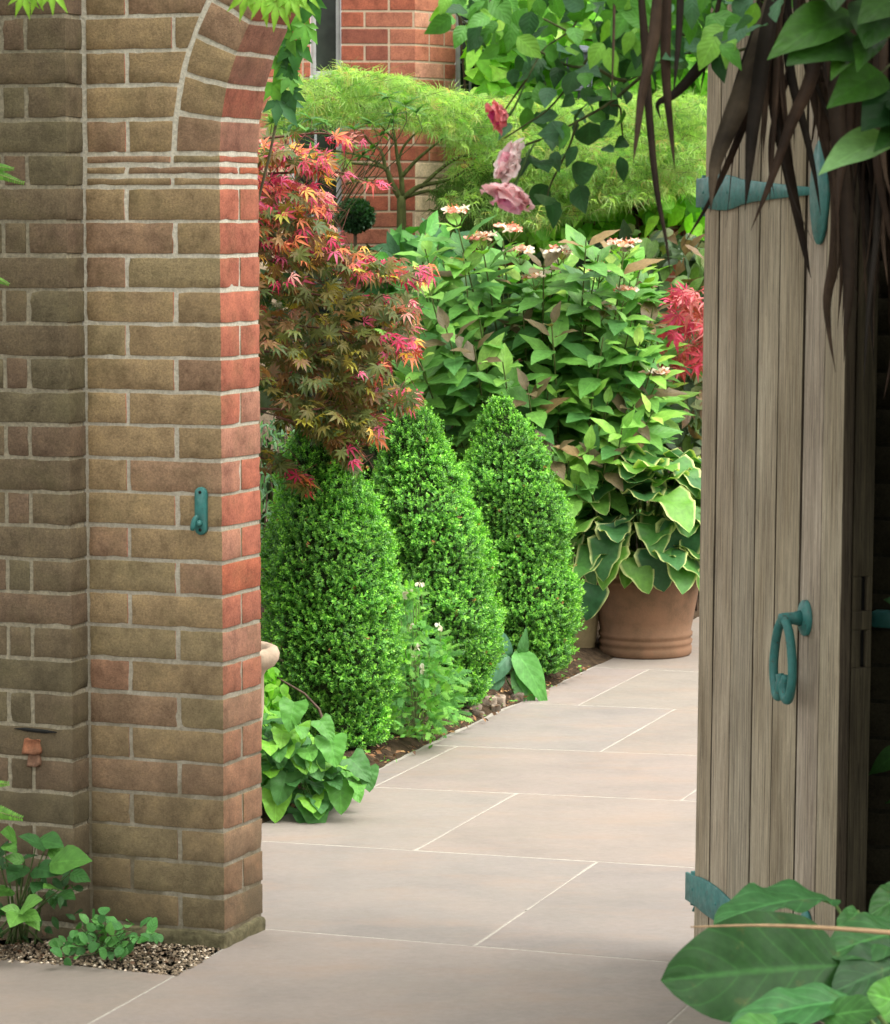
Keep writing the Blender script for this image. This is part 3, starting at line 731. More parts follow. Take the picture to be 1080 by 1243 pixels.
# strap hinges
def strap(pxs, name, zoff=None):
    g = Geo(); top = []; bot = []
    ref = door_uv(850, 234)[1]
    for x, y0, y1 in pxs:
        u, z0 = door_uv(x, y0); _, z1 = door_uv(x, y1)
        if zoff is not None: z0 += zoff - ref; z1 += zoff - ref
        top.append((u, z0)); bot.append((u, z1))
    V = []; n = len(top); th_ = .006
    for (u, z0), (_, z1) in zip(top, bot):
        V += [(u, .0, z0), (u, th_ - .0015, z0), (u, th_, z0 - .002), (u, th_, z1 + .002), (u, th_ - .0015, z1), (u, 0, z1)]
    Q = [(i * 6 + k, (i + 1) * 6 + k, (i + 1) * 6 + k + 1, i * 6 + k + 1) for i in range(n - 1) for k in range(5)]
    Q += [(0, 1, 4, 5), (1, 2, 3, 4), ((n - 1) * 6 + 5, (n - 1) * 6 + 4, (n - 1) * 6 + 1, (n - 1) * 6), ((n - 1) * 6 + 4, (n - 1) * 6 + 3, (n - 1) * 6 + 2, (n - 1) * 6 + 1)]
    V = A_(V) + A_([0, .0015, 0]); g.add(D(V), Q)
    dz = 0 if zoff is None else zoff - ref
    for x in (857, 886, 912, 938, 962):
        u, z = door_uv(x, 233.5); c = D([u, .0085, z + dz])[0]
        V2 = []; k = 8
        for rr, hh in ((.0, .0015), (.003, .0012), (.0045, -.002)):
            for q in range(k): V2.append((u + rr * cos(q * 2 * pi / k), .008 + hh, z + dz + rr * sin(q * 2 * pi / k)))
        g.add(D(V2), [(i * k + q, i * k + (q + 1) % k, (i + 1) * k + (q + 1) % k, (i + 1) * k + q) for i in range(2) for q in range(k)])
    o = g.build('strap_hinge', 'teal', door)
    # lozenge finial at the end of the strap
    g = Geo(); u0 = door_uv(987, 230)[0]; u1 = door_uv(1009, 230)[0]; zc0 = door_uv(998, 170)[1]; zc1 = door_uv(998, 297)[1]; uc = (u0 + u1) / 2; hw = (u1 - u0) / 2; cz = (zc0 + zc1) / 2; hh = (zc0 - zc1) / 2
    pts = [(uc + hw * sin(a) * (1 - .12 * abs(cos(a))), cz + dz + hh * cos(a)) for a in np.linspace(0, 2 * pi, 33)[:-1]]
    extrude(g, pts, lambda q, r_, d: D([q, d, r_])[0], .0095, .002, bev=-.0 + .0015)
    sub(door, o, g, 'lozenge_end', 'teal')
    # hinge knuckle at the post
    g = Geo(); zm = door_uv(850, 234)[1] + dz
    tube(g, [D([-.010, -.004, zm - .04])[0], D([-.010, -.004, zm + .04])[0]], .010, seg=14); sub(door, o, g, 'knuckle', 'teal')
sp = [(848.5, 217, 252), (858, 216, 252), (866, 213, 254), (874, 212, 255.5), (884, 212.5, 255.5), (893, 214.5, 253), (901, 217.5, 249), (915, 219.5, 245.5), (940, 222.5, 242), (965, 225.5, 239), (988, 227.5, 236.5)]
strap(sp, 'a'); strap(sp, 'b', door_uv(849, 1083)[1])
# ring handle
uh, zh = door_uv(979, 750)
def ringpts(pp): return A_([D([u + uh, n_, z + zh])[0] for u, n_, z in pp])
g = Geo(); k = 28; V2 = []
prof = [(1, 0), (1, .006), (.93, .009), (.72, .010), (.6, .014), (0.0, .015)]
for s_, n_ in prof:
    for q in range(k): a = 2 * pi * q / k; V2.append((.062 * s_ * sin(a) * (.9), n_ + .001, .034 * s_ * cos(a) - .006 * (1 - 0) * 0))
V2 = A_(V2); V2[:, 0] *= .62; V2[:, 2] *= 1.15
g.add(ringpts(V2), [(i * k + q, i * k + (q + 1) % k, (i + 1) * k + (q + 1) % k, (i + 1) * k + q) for i in range(len(prof) - 1) for q in range(k)])
tube(g, ringpts([(0, .012, .0), (0, .03, .0), (0, .055, .0), (0, .062, .0)]), [.018, .0135, .0125, .011], seg=16)
hd = g.build('ring_handle', 'teal', door)
g = Geo(); N0 = .052
loop = [(-.012, N0, -.158), (-.030, N0 + .0, -.152), (-.038, N0, -.165), (-.050, N0, -.150), (-.056, N0, -.118), (-.048, N0, -.065), (-.030, N0, -.020), (0, N0, -.004), (.030, N0, -.020), (.048, N0, -.065), (.056, N0, -.118), (.050, N0, -.150), (.038, N0, -.165), (.022, N0, -.160), (.012, N0, -.140)]
loop = [(-.018, N0, -.122), (-.010, N0, -.145), (-.020, N0, -.168), (-.038, N0, -.166), (-.052, N0, -.140), (-.057, N0, -.105), (-.048, N0, -.060), (-.030, N0, -.022), (0, N0, -.0010), (.030, N0, -.022), (.048, N0, -.060), (.057, N0, -.105), (.052, N0, -.140), (.038, N0, -.166), (.020, N0, -.168), (.010, N0, -.145), (.018, N0, -.122)]
pt = smooth_path(ringpts(loop), 70); q = np.linspace(-1, 1, 70)
tube(g, pt, (.0100 + .0022 * (np.abs(q) > .55) * np.clip((np.abs(q) - .55) * 4, 0, 1) - .003 * (np.abs(q) > .93)), seg=14)
sub(door, hd, g, 'ring', 'teal')
g = Geo(); 
V, Q, fid = rbox_lattice(.05, .045, 1.28, .004, 1, 1, 10); g.add(V + A_([.715, 7.60, 1.25]), Q, None, (.25, .2, .14)); g.build('hinge_post', 'wood', door)
g = Geo()
for zz in (door_uv(850, 234)[1], door_uv(849, 1083)[1]):
    tube(g, [D([-.010, -.004, zz - .055])[0], D([-.010, -.004, zz - .045])[0], D([.01, -.06, zz - .05])[0]], .006, seg=8)
g.build('hinge_pin', 'teal', door)

#@@PLANTS
# ================================================================== HOUSE behind the garden
HC = P(504, 290, 15.2); HC[2] = 0
def frame(o, yaw):
    a = A_([cos(yaw), sin(yaw), 0]); b = A_([-sin(yaw), cos(yaw), 0])
    return lambda V: o + np.atleast_2d(V)[:, :1] * a + np.atleast_2d(V)[:, 1:2] * b + np.atleast_2d(V)[:, 2:3] * A_([0, 0, 1])
house = root('house', HC, 'red brick house with a splayed corner and leaded windows beyond the garden', 'house')
HA = frame(HC, radians(2)); HB = frame(HC, radians(52))
HE = HB(A_([.305, 0, 0]))[0]; HCf = frame(HE, radians(3))
g = Geo(); gm = Geo(); PH = .0765
def hwall(fn, s0, s1, z0, z1, kind, off=0):
    k0 = int(round(z0 / PH)); k1 = int(round(z1 / PH))
    for k in range(k0, k1):
        s = s0 + (0 if k % 2 else -.112); i = k
        while s < s1 - .02:
            L = .215 if rng.uniform() < .8 else .1025
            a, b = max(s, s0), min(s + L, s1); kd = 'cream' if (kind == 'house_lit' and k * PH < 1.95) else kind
            if b - a > .02:
                c = bcol(kd); add_brick(g, (a, 0, k * PH + .005), (b, .1, (k + 1) * PH - .005), fn, {-1: c}, r=.003, res=(0, 0, 0), amp=0)
            s += L + .010
    V = [(s0 + .002, .003, z0), (s1 - .002, .003, z0), (s1 - .002, .003, z1), (s0 + .002, .003, z1), (s0 + .002, .25, z0), (s1 - .002, .25, z0), (s1 - .002, .25, z1), (s0 + .002, .25, z1)]
    gm.add(fn(A_(V)), [(0, 1, 2, 3), (5, 4, 7, 6), (4, 0, 3, 7), (1, 5, 6, 2), (3, 2, 6, 7), (4, 5, 1, 0)])
def hs(px): return (px - 504) / F * 15.2
zsill = P(504, 92, 15.2)[2]; zl1 = P(504, 112, 15.2)[2]
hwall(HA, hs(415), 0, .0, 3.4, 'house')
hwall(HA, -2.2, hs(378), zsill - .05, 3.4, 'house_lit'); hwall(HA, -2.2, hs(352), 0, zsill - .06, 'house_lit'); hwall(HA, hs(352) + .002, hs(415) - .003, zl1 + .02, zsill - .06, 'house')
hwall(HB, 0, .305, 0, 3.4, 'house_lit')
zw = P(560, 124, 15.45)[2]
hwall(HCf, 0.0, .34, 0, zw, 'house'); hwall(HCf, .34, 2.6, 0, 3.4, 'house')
g.build('wall', 'house_brick', house, False); gm.build('mortar', 'house_mortar', house, False)
def flatbox(fn, s0, s1, w0, w1, z0, z1, gg, col=(.5, .5, .5), r=.003):
    V, Q, fid = rbox_lattice((s1 - s0) / 2, (w1 - w0) / 2, (z1 - z0) / 2, r, 0, 0, 0); gg.add(fn(V + A_([(s0 + s1) / 2, (w0 + w1) / 2, (z0 + z1) / 2])), Q, None, col)
def window(fn, s0, s1, z0, z1, nx, nz, label, w=.05, bars='lead', fw=.022):
    gg = Geo()
    flatbox(fn, s0, s0 + fw, w - .01, w + .04, z0, z1, gg); flatbox(fn, s1 - fw, s1, w - .01, w + .04, z0, z1, gg)
    flatbox(fn, s0 + fw, s1 - fw, w - .009, w + .04, z0, z0 + fw, gg); flatbox(fn, s0 + fw, s1 - fw, w - .009, w + .04, z1 - fw, z1, gg)
    win = gg.build('window', 'white_paint', house); win['label'] = label
    gg = Geo(); gg.add(fn(A_([(s0, w + .02, z0), (s1, w + .02, z0), (s1, w + .02, z1), (s0, w + .02, z1)])), [(0, 1, 2, 3)]); sub(house, win, gg, 'pane', 'glass')
    if nx:
        gg = Geo()
        for i in range(1, nx): s = s0 + (s1 - s0) * i / nx; flatbox(fn, s - .006, s + .006, w + .010, w + .0195, z0 + fw, z1 - fw, gg, r=.002)
        for i in range(1, nz): z = z0 + (z1 - z0) * i / nz; flatbox(fn, s0 + fw, s1 - fw, w + .012, w + .0192, z - .006, z + .006, gg, r=.002)
        sub(house, win, gg, 'glazing_bars', bars)
window(HA, hs(379), hs(415) - .002, zsill, 3.4, 0, 0, 'narrow dark upper window')
window(HA, hs(353), hs(415) - .002, 0.6, zl1, 2, 3, 'tall window with a pale frame, behind the maple')
window(HCf, .002, .142, zw, 3.4, 2, 6, 'leaded window beside the splayed brick corner')
gg = Geo(); flatbox(HA, hs(377), hs(414), -.025, .05, zsill - .045, zsill - .002, gg); gg.build('sill', 'white_paint', house)
# wall lantern among the climber
lp = P(704, 78, 14.9); lan = root('wall_lantern', lp, 'grey ribbed lantern half hidden behind the rose leaves and climber', 'lantern')
g = Geo(); lathe(g, lp, [(.0, .085), (.03, .083), (.075, .062), (.082, .058), (.082, .050), (.06, .046)], 6); g.build('cap', 'slate_grey', lan, False)
g = Geo(); lathe(g, lp, [(.058, .046), (.045, -.10), (.05, -.105), (.05, -.12), (.0, -.125)], 6)
for k in range(6): a = k * pi / 3; tube(g, [lp + A_([.062 * cos(a), .062 * sin(a), .046]), lp + A_([.049 * cos(a), .049 * sin(a), -.10])], .005)
for zz in (.01, -.03, -.07): lathe(g, lp + A_([0, 0, zz]), [(.0545 + zz * .1, .005), (.060 + zz * .1, 0), (.0545 + zz * .1, -.005)], 6)
g.build('body', 'slate_grey', lan, False)
g = Geo(); tube(g, smooth_path([lp + A_([0, 0, -.12]), lp + A_([0, .15, -.2]), lp + A_([0, .6, -.2])], 8), .01); g.build('bracket', 'slate_grey', lan)

# ================================================================== foliage helpers
def in_poly(p, poly):
    x, y = p[:, 0], p[:, 1]; r = np.zeros(len(p), bool); q = A_(poly, float); n = len(q); j = n - 1
    for i in range(n):
        c = ((q[i, 1] > y) != (q[j, 1] > y)) & (x < (q[j, 0] - q[i, 0]) * (y - q[i, 1]) / (q[j, 1] - q[i, 1] + 1e-9) + q[i, 0]); r ^= c; j = i
    return r
def sample_poly(poly, n, Y0, Y1, clump=0, cf=6, thr=-.2):
    q = A_(poly, float); lo, hi = q.min(0), q.max(0); out = np.zeros((0, 3)); px = np.zeros((0, 2)); it = 0
    while len(out) < n and it < 200:
        it += 1
        c = rng.uniform(lo, hi, (n, 2)); c = c[in_poly(c, poly)]
        if not len(c): continue
        Y = rng.uniform(Y0, Y1, len(c)); w = A_([P(a, b, y) for (a, b), y in zip(c, Y)])
        if clump: k = snoise(w, cf) > thr + rng.normal(0, .15, len(w)); w = w[k]; c = c[k]
        out = np.vstack([out, w]); px = np.vstack([px, c])
    return out[:n], px[:n]
def place(g, T, a, b, up, dr, col, width=1.0, sc=1.0):      # a leaf of droop dr whose stalk end is a and whose tip lands on b
    y = norm(b - a); up = norm(A_(up, float)); z = norm(up - y * np.dot(up, y)); L = np.linalg.norm(b - a) * sc / sqrt(1 + dr * dr)
    scatter(g, T, a, norm(y + z * dr), z, L, col, width=width)
def mixcol(n, cols, wts=None, var=.12):
    cols = A_(cols, float); i = rng.choice(len(cols), n, p=wts); return cols[i] * rng.uniform(1 - var, 1 + var, (n, 1))
def rdir(n, bias=(0, 0, 0), s=1.0): return norm(rng.normal(0, s, (n, 3)) + A_(bias))
CAMD = A_([0, -1, .08])

# ================================================================== CLIPPED BOX BUSHES
def topiary(ground_px, Y, height, rad, lean, label, seed, nsp):
    nsp = int(nsp * 1.2)
    c = G(*ground_px); c = c / c[1] * Y; c[2] = .0
    t = root('topiary_bush', c, label, 'bush', 'clipped box cones lining the path')
    def prof(h):
        return np.where(h < .34, .70 + .30 * np.sin(np.clip(h / .34, 0, 1) * pi / 2), np.cos(np.clip((h - .34) / .672, 0, 1) * pi / 2) ** .54)
    def surf(h, a, f):
        base = c + lean * (h[:, None] ** 1.3); r = rad * prof(h) * f
        p = base + np.stack([r * np.cos(a), r * np.sin(a), .05 + h * height], 1); return p
    g = Geo(); n1, n2 = 34, 40; V = []
    for i in range(n1 + 1):
        h = np.full(n2, i / n1 * .985); a = np.arange(n2) * 2 * pi / n2; p = surf(h, a, .80); p = p + (p - (c + lean * h[:, None])) * A_([1, 1, 0]) * snoise(p, 18)[:, None] * .10; V.append(p)
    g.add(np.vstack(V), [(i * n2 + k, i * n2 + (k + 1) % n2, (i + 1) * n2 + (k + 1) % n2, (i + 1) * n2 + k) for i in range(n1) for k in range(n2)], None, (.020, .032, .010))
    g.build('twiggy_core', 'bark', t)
    g = Geo(); tube(g, [c + A_([0, 0, -.02]), c + lean * .1 + A_([0, 0, .3])], [.03, .02], (.09, .07, .045)); g.build('stem', 'bark', t)
    g = Geo()
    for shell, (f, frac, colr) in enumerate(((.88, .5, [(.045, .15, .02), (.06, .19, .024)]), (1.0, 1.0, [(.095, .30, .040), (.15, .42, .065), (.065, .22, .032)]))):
        n = int(nsp * frac); h = rng.uniform(0, 1, n * 3); keep = rng.uniform(0, 1, n * 3) < (prof(h) * .9 + .12); h = h[keep][:n]; n = len(h)
        a = rng.uniform(0, 2 * pi, n); p = surf(h, a, f); ax = c + lean * h[:, None]; ax = ax + A_([0, 0, .05]) + A_([0, 0, 1]) * (h * height)[:, None]
        out = norm((p - ax) * A_([1, 1, 0])); tip = np.clip((h - .72) / .28, 0, 1)[:, None]
        d = snoise(p + seed, 9) * .020 + snoise(p + seed, 26) * .013 + snoise(p, 75) * .010 + np.abs(rng.normal(0, 1, n)) ** 2 * .003 - .004
        p = p + out * d[:, None] + A_([0, 0, 1]) * (tip * .004)
        axd = norm(out * (1.0 - .75 * tip) + A_([0, 0, 1]) * (.75 + 1.0 * tip) + rng.normal(0, .38, (n, 3)))
        k = rng.integers(0, 4, n); sz = rng.uniform(.016, .030, n) * (1 + (rng.uniform(0, 1, n) < .05) * .7); col = mixcol(n, colr, None, .22) * (1 + .35 * snoise(p, 12)[:, None] * .6)
        brown = rng.uniform(0, 1, n) < .004; col[brown] = (.22, .13, .05)
        for q in range(4):
            m = k == q
            scatter(g, SPRIGS[q], p[m] - axd[m] * sz[m][:, None] * .35, axd[m], rdir(m.sum()), sz[m], col[m])
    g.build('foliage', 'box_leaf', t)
    return t
topiary((409, 905), 10.42, 1.05, .200, A_([-.06, 0, 0]), 'nearest clipped box bush, its top under the red maple, half behind the brick pillar', 1, 8500)
topiary((539, 862), 11.30, 1.03, .205, A_([-.125, 0, 0]), 'middle clipped box bush, leaning left, white-flowered ferny plant at its foot', 5, 8500)
topiary((637, 826), 12.15, 1.00, .204, A_([-.09, 0, 0]), 'farthest clipped box bush, beside the terracotta pots', 9, 8500)

# ================================================================== POTS
def big_pot(c, s, label, kind=0, col=(.155, .085, .048)):
    t = root('terracotta_pot', c, label, 'plant pot')
    g = Geo()
    if kind == 0:
        pr = [(.0, .0), (.150, 0), (.156, .006), (.157, .028), (.152, .034), (.157, .040), (.159, .050), (.154, .056), (.152, .060), (.158, .066), (.159, .076), (.153, .082), (.160, .12), (.178, .22), (.184, .246), (.190, .250), (.193, .258), (.189, .266), (.188, .270), (.197, .276), (.201, .286), (.199, .300), (.195, .306), (.194, .330), (.190, .336), (.178, .336), (.174, .328), (.170, .28), (.0, .28)]
    elif kind == 1:
        pr = [(.0, 0), (.085, 0), (.088, .01), (.088, .045), (.092, .05), (.094, .08), (.112, .22), (.128, .33), (.136, .335), (.140, .345), (.140, .365), (.136, .372), (.122, .372), (.12, .34), (0, .34)]
    else:
        pr = [(.0, 0), (.10, 0), (.105, .02), (.085, .04), (.075, .07), (.082, .12), (.104, .25), (.120, .40), (.120, .485), (.128, .50), (.150, .512), (.162, .530), (.164, .545), (.158, .560), (.145, .566), (.130, .560), (.125, .54), (.12, .50), (0, .5)]
    lathe(g, c, [(r * s, z * s) for r, z in pr[:-1]], 72, col, .004)
    g.build('pot_body', 'terracotta', t)
    g = Geo(); lathe(g, c, [(pr[-2][0] * s, pr[-1][1] * s), (.001, pr[-1][1] * s + .01)], 24); g.build('potting_soil', 'soil', t)
    return t
pc = G(783, 806); pc = pc / pc[1] * 12.95; pc[2] = 0; big_pot(pc, 1.18, 'wide ringed terracotta pot standing on the paving, filled with a hosta')
pb = G(688, 800); pb = pb / pb[1] * 12.95; pb[2] = 0; pb[0] = (697 - 540) / F * 12.95; big_pot(pb, .98, 'narrower pale terracotta pot mostly hidden behind the farthest box bush', 1, (.20, .155, .08))
pu = A_([(265 - 540) / F * 8.9, 8.9, 0]); big_pot(pu, 1.0, 'pale stone coloured urn rim poking out from behind the brick pillar', 2, (.33, .25, .18))
# ================================================================== HOSTA
def hosta_tmpl(seed, wf=.36): return grid_leaf(lambda v: heart(v, wf), 10, 3, .30, .35, .10, 2.2, .22, .80, .10, seed)
HT = [hosta_tmpl(i, w) for i, w in enumerate((.47, .52, .43, .49))]
t = root('hosta', pc + A_([0, 0, .32]), 'hosta with broad cream edged leaves growing in the wide terracotta pot', 'plant')
g = Geo(); gs = Geo(); base = pc + A_([0, 0, .33])
def hosta_leaf(bp, az, el, stalk, size, droop, tw=0, T=None, col=None):
    d = A_([cos(az) * cos(el), sin(az) * cos(el), sin(el)]); p0 = base + A_([cos(az), sin(az), 0]) * .04
    stalk *= 1.12; p2 = p0 + d * stalk; p1 = p0 + d * stalk * .5 + A_([0, 0, .03])
    tube(gs, smooth_path([p0, p1, p2], 6), [.005, .005, .0045, .004, .0035, .003], (.14, .25, .06), 5, False)
    ax = norm(A_([cos(az + tw), sin(az + tw), 0]) * cos(droop) + A_([0, 0, -sin(droop)])); up = norm(A_([0, 0, 1]) + A_([cos(az), sin(az), 0]) * .9 * sin(droop))
    c = mixcol(1, [(.08, .22, .045), (.05, .15, .045), (.13, .30, .045)])[0] if col is None else col
    scatter(g, HT[rng.integers(4)] if T is None else HT[T], p2, ax, up, size, c, (.62, .66, .26))
for i in range(70):
    az = -pi / 2 + rng.uniform(-1, 1) * 2.7; e = rng.uniform(0, 1)
    hosta_leaf(base, az, radians(84 - 50 * e), rng.uniform(.20, .40) * (1.1 - .25 * e), rng.uniform(.14, .19), radians(rng.uniform(-30, 10) + 40 * e ** 1.5), rng.normal(0, .9))
for i in range(30):
    az = -pi / 2 + rng.uniform(-1.7, 1.7); hosta_leaf(base, az, radians(rng.uniform(62, 88)), rng.uniform(.30, .43), rng.uniform(.15, .20), radians(rng.uniform(-35, 30)), rng.normal(0, .8))
for i in range(26):     # leaves leaning towards the left and front low
    az = -pi / 2 + rng.uniform(-1.5, 1.3); hosta_leaf(base, az, radians(rng.uniform(20, 50)), rng.uniform(.16, .27), rng.uniform(.14, .19), radians(rng.uniform(0, 55)), rng.normal(0, .5))
for px, py, sz, T in ((795, 655, .17, 1), (828, 625, .20, 1), (742, 625, .15, 0), (722, 700, .14, 2)):   # hanging front leaves
    q = P(px, py + 10, pc[1] - .24); scatter(g, HT[T], q, norm(A_([rng.uniform(-.3, .3), -.25, -1])), A_([0, -1, .15]), sz, (.035, .12, .045), (.55, .60, .24))
g.build('leaves', 'hosta_leaf', t); gs.build('stalks', 'fine_leaf', t)

# ================================================================== JAPANESE MAPLE (red) on the left
def leafcloud(g, tmpls, pos, size, axis_bias, up_bias, cols, ju=.5, ja=.7, jitter=.1, width=None):
    n = len(pos); k = rng.integers(0, len(tmpls), n)
    ax = norm(rng.normal(0, ja, (n, 3)) + axis_bias); up = norm(rng.normal(0, ju, (n, 3)) + up_bias); sz = rng.uniform(size[0], size[1], n)
    for q, T in enumerate(tmpls):
        m = k == q
        if m.any(): scatter(g, T, pos[m], ax[m], up[m], sz[m], cols[m] if cols.ndim > 1 else cols, jitter=jitter, width=width)
def twigs(g, start, ends, r0, col, n=10, sag=.03, seg=5):
    start = A_(start)
    for e in ends:
        e = A_(e); mid = (start + e) / 2 + rng.normal(0, .03, 3) + A_([0, 0, sag]); q = (mid + e) / 2 + rng.normal(0, .015, 3)
        tube(g, smooth_path([start, mid, q, e], n), np.linspace(r0, .0012, n), col, seg, False)
PALM = [palmate(7, .145, 3.9, seed=i, droop=d) for i, d in enumerate((.1, .3, .45, .2))]
PALM5 = [palmate(5, .12, 3.0, seed=i + 9, droop=d) for i, d in enumerate((.3, .6, .8))]
t = root('japanese_maple', A_([-.95, 10.0, 0]), 'japanese maple with olive bronze leaves and crimson tips beside the brick pillar', 'tree')
poly = [(250, 160), (322, 158), (345, 168), (385, 178), (400, 200), (388, 225), (405, 245), (412, 262), (398, 285), (420, 300), (465, 305), (500, 312), (525, 325), (505, 340), (492, 358), (512, 378), (490, 395), (505, 420), (478, 430), (470, 448), (508, 478), (480, 502), (452, 520), (430, 550), (438, 572), (408, 576), (372, 560), (352, 572), (360, 600), (335, 575), (250, 560)]
# tiers: sheets of leaves sloping down to the right, lighter and redder on their upper outer edge
g = Geo(); gr = Geo(); hub = P(240, 330, 10.1)
tiers = [((300, 185), (398, 200), 20), ((290, 215), (400, 250), 22), ((290, 250), (405, 290), 22), ((290, 285), (450, 325), 24), ((345, 162), (442, 172), 5), ((350, 205), (462, 222), 7), ((300, 310), (520, 335), 22), ((300, 345), (505, 385), 26), ((300, 385), (505, 425), 26),
         ((300, 420), (470, 450), 26), ((300, 455), (505, 485), 22), ((330, 490), (460, 520), 26), ((360, 500), (430, 560), 26), ((290, 540), (372, 590), 18)]
gt = Geo()
for i, (a, b, th_) in enumerate(tiers):
    for yy in (9.75, 10.0, 10.25):
        if th_ <= 18 and yy != 10.0: continue
        n = 98 if th_ > 18 else 60 if th_ > 10 else 14
        u = rng.uniform(0, 1, n) ** .85; off = rng.normal(0, .30, n) * th_
        px = a[0] + (b[0] - a[0]) * u; py = a[1] + (b[1] - a[1]) * u ** 1.3 + off; Y = yy + rng.normal(0, .07, n)
        pos = A_([P(x, y, z) for x, y, z in zip(px, py, Y)])
        top = np.clip(-off / th_, -1, 1) * .5 + .5; edge = np.clip((u - .62) / .38, 0, 1)
        hi = 1 - np.clip((py - 165) / 190, 0, 1)
        pr = np.clip((1.05 * hi ** .8 + .85 * edge ** 2 + (top - .5) * .40) * (.85 + .6 * snoise(pos, 22)), 0, .9)
        red = rng.uniform(0, 1, n) < pr
        c = mixcol(n, [(.10, .125, .028), (.15, .135, .035), (.18, .095, .035), (.07, .11, .028), (.25, .14, .05), (.38, .36, .05)], [.28, .22, .16, .19, .09, .06], .2)
        cr = mixcol(n, [(.47, .03, .10), (.44, .06, .05), (.58, .17, .07), (.60, .38, .07), (.54, .09, .19), (.64, .28, .24)], [.28, .14, .18, .11, .18, .11], .18)
        c[red] = cr[red]
        leafcloud(g, PALM, pos[~red], (.034, .052), A_([.6, -.3, -.30]), A_([.15, -.5, .95]), c[~red], .40, .55)
        if red.any(): leafcloud(gr, PALM5, pos[red], (.030, .050), A_([.7, -.2, -.35]), A_([.1, -.6, .8]), c[red], .4, .5)
        # twigs of that tier
        s = P(a[0] - 25, a[1] + 6, yy); e = P(b[0] - 8, b[1] + 2, yy)
        m = P((a[0] + b[0]) / 2, (a[1] + b[1]) / 2 - 5, yy); path = smooth_path([s, m, e], 12)
        tube(gt, path, np.linspace(.0045, .001, 12), (.10, .05, .035), 5, False)
        for q in range(2, 11, 2): tube(gt, smooth_path([path[q], path[q] + A_([.04, rng.normal(0, .05), rng.normal(.0, .03)]), path[q] + A_([.09, rng.normal(0, .09), rng.normal(-.02, .04)])], 5), np.linspace(.002, .0008, 5), (.13, .05, .04), 4, False)
twigs(gt, P(190, 480, 10.1), [P(a[0] - 20, a[1] + 6, 10) for a, b, _ in tiers], .016, (.09, .07, .05), 12, .02, 7)
tube(gt, smooth_path([A_([-.95, 10.1, 0]), A_([-.97, 10.08, .6]), P(190, 480, 10.1)], 10), np.linspace(.035, .022, 10), (.09, .07, .05), 10)
g.build('leaves', 'acer_leaf', t); gr.build('red_leaves', 'acer_leaf', t)['label'] = 'crimson, pink and orange young leaves'; gt.build('branches', 'bark', t)

# red maple spray on the right
t = root('red_maple_spray', P(870, 400, 13.3) * A_([1, 1, 0]), 'crimson laceleaf maple spray showing just left of the open door', 'shrub')
g = Geo(); gt = Geo(); LACE = [palmate(7, .045, 3.6, seed=i + 20, droop=.6, rag=True) for i in range(3)]
for a, b in (((890, 355), (815, 362)), ((890, 375), (818, 385)), ((890, 395), (812, 405)), ((890, 415), (806, 432)), ((890, 430), (820, 440))):
    n = 26; u = rng.uniform(0, 1, n); px = a[0] + (b[0] - a[0]) * u; py = a[1] + (b[1] - a[1]) * u + rng.normal(0, 6, n); pos = A_([P(x, y, z) for x, y, z in zip(px, py, rng.uniform(13.1, 13.4, n))])
    leafcloud(g, LACE + PALM5 + PALM5, pos, (.05, .09), A_([-.6, -.3, -.5]), A_([0, -.6, .6]), mixcol(n, [(.54, .06, .13), (.44, .05, .07), (.60, .20, .20), (.32, .07, .05)], None, .2), .5, .5)
    tube(gt, smooth_path([P(900, a[1] + 20, 13.3), P(870, a[1] - 4, 13.25), P(b[0], b[1], 13.25)], 8), np.linspace(.004, .001, 8), (.16, .05, .04), 5)
tube(gt, smooth_path([P(905, 700, 13.4) * A_([1, 1, 0]), P(905, 520, 13.35), P(900, 390, 13.3)], 8), np.linspace(.02, .006, 8), (.1, .06, .05), 7)
g.build('leaves', 'acer_leaf', t); gt.build('branches', 'bark', t)

# ================================================================== LACELEAF MAPLE (green) in front of the house
TL = P(487, 300, 14.2); t = root('laceleaf_maple', TL * A_([1, 1, 0]), 'pale green laceleaf maple with a slim mossy forked trunk in front of the house', 'tree')
gt = Geo(); mc = (.075, .085, .028)
fk = P(487, 238, 14.2)
tube(gt, smooth_path([TL * A_([1, 1, 0]), P(485, 420, 14.2), P(487, 290, 14.2), fk], 12), np.linspace(.028, .019, 12), mc, 9)
def br(pts, r0, r1, Y=14.2, col=mc):
    pp = [P(x, y, Y + (d[0] if d else 0)) for x, y, *d in pts]; tube(gt, smooth_path(pp, 14), np.linspace(r0, r1, 14), col, 7); return pp[-1]
br([(487, 242), (475, 222), (468, 205), (450, 200), (418, 198)], .016, .004)
br([(468, 208), (463, 185), (448, 172), (440, 160)], .009, .003)
br([(488, 240), (487, 215), (482, 190), (478, 160), (470, 130)], .013, .003)
br([(487, 215), (505, 195), (525, 178), (550, 158)], .010, .003)
br([(490, 240), (510, 226), (545, 218), (575, 200)], .014, .003)
br([(490, 240), (520, 232), (550, 238), (585, 262)], .009, .003)
br([(510, 228), (535, 205), (560, 190), (600, 185), (680, 170), (760, 165)], .009, .003)
br([(545, 236), (590, 250), (640, 262)], .006, .002)
br([(482, 200), (492, 175), (520, 150), (560, 130)], .007, .002)
br([(472, 205), (440, 190), (400, 182), (360, 175)], .006, .002)
br([(478, 170), (440, 130), (400, 118), (350, 112)], .005, .002)
LF = [palmate(7, .028, 3.0, seed=i + 30, droop=.7, rag=True) for i in range(4)]
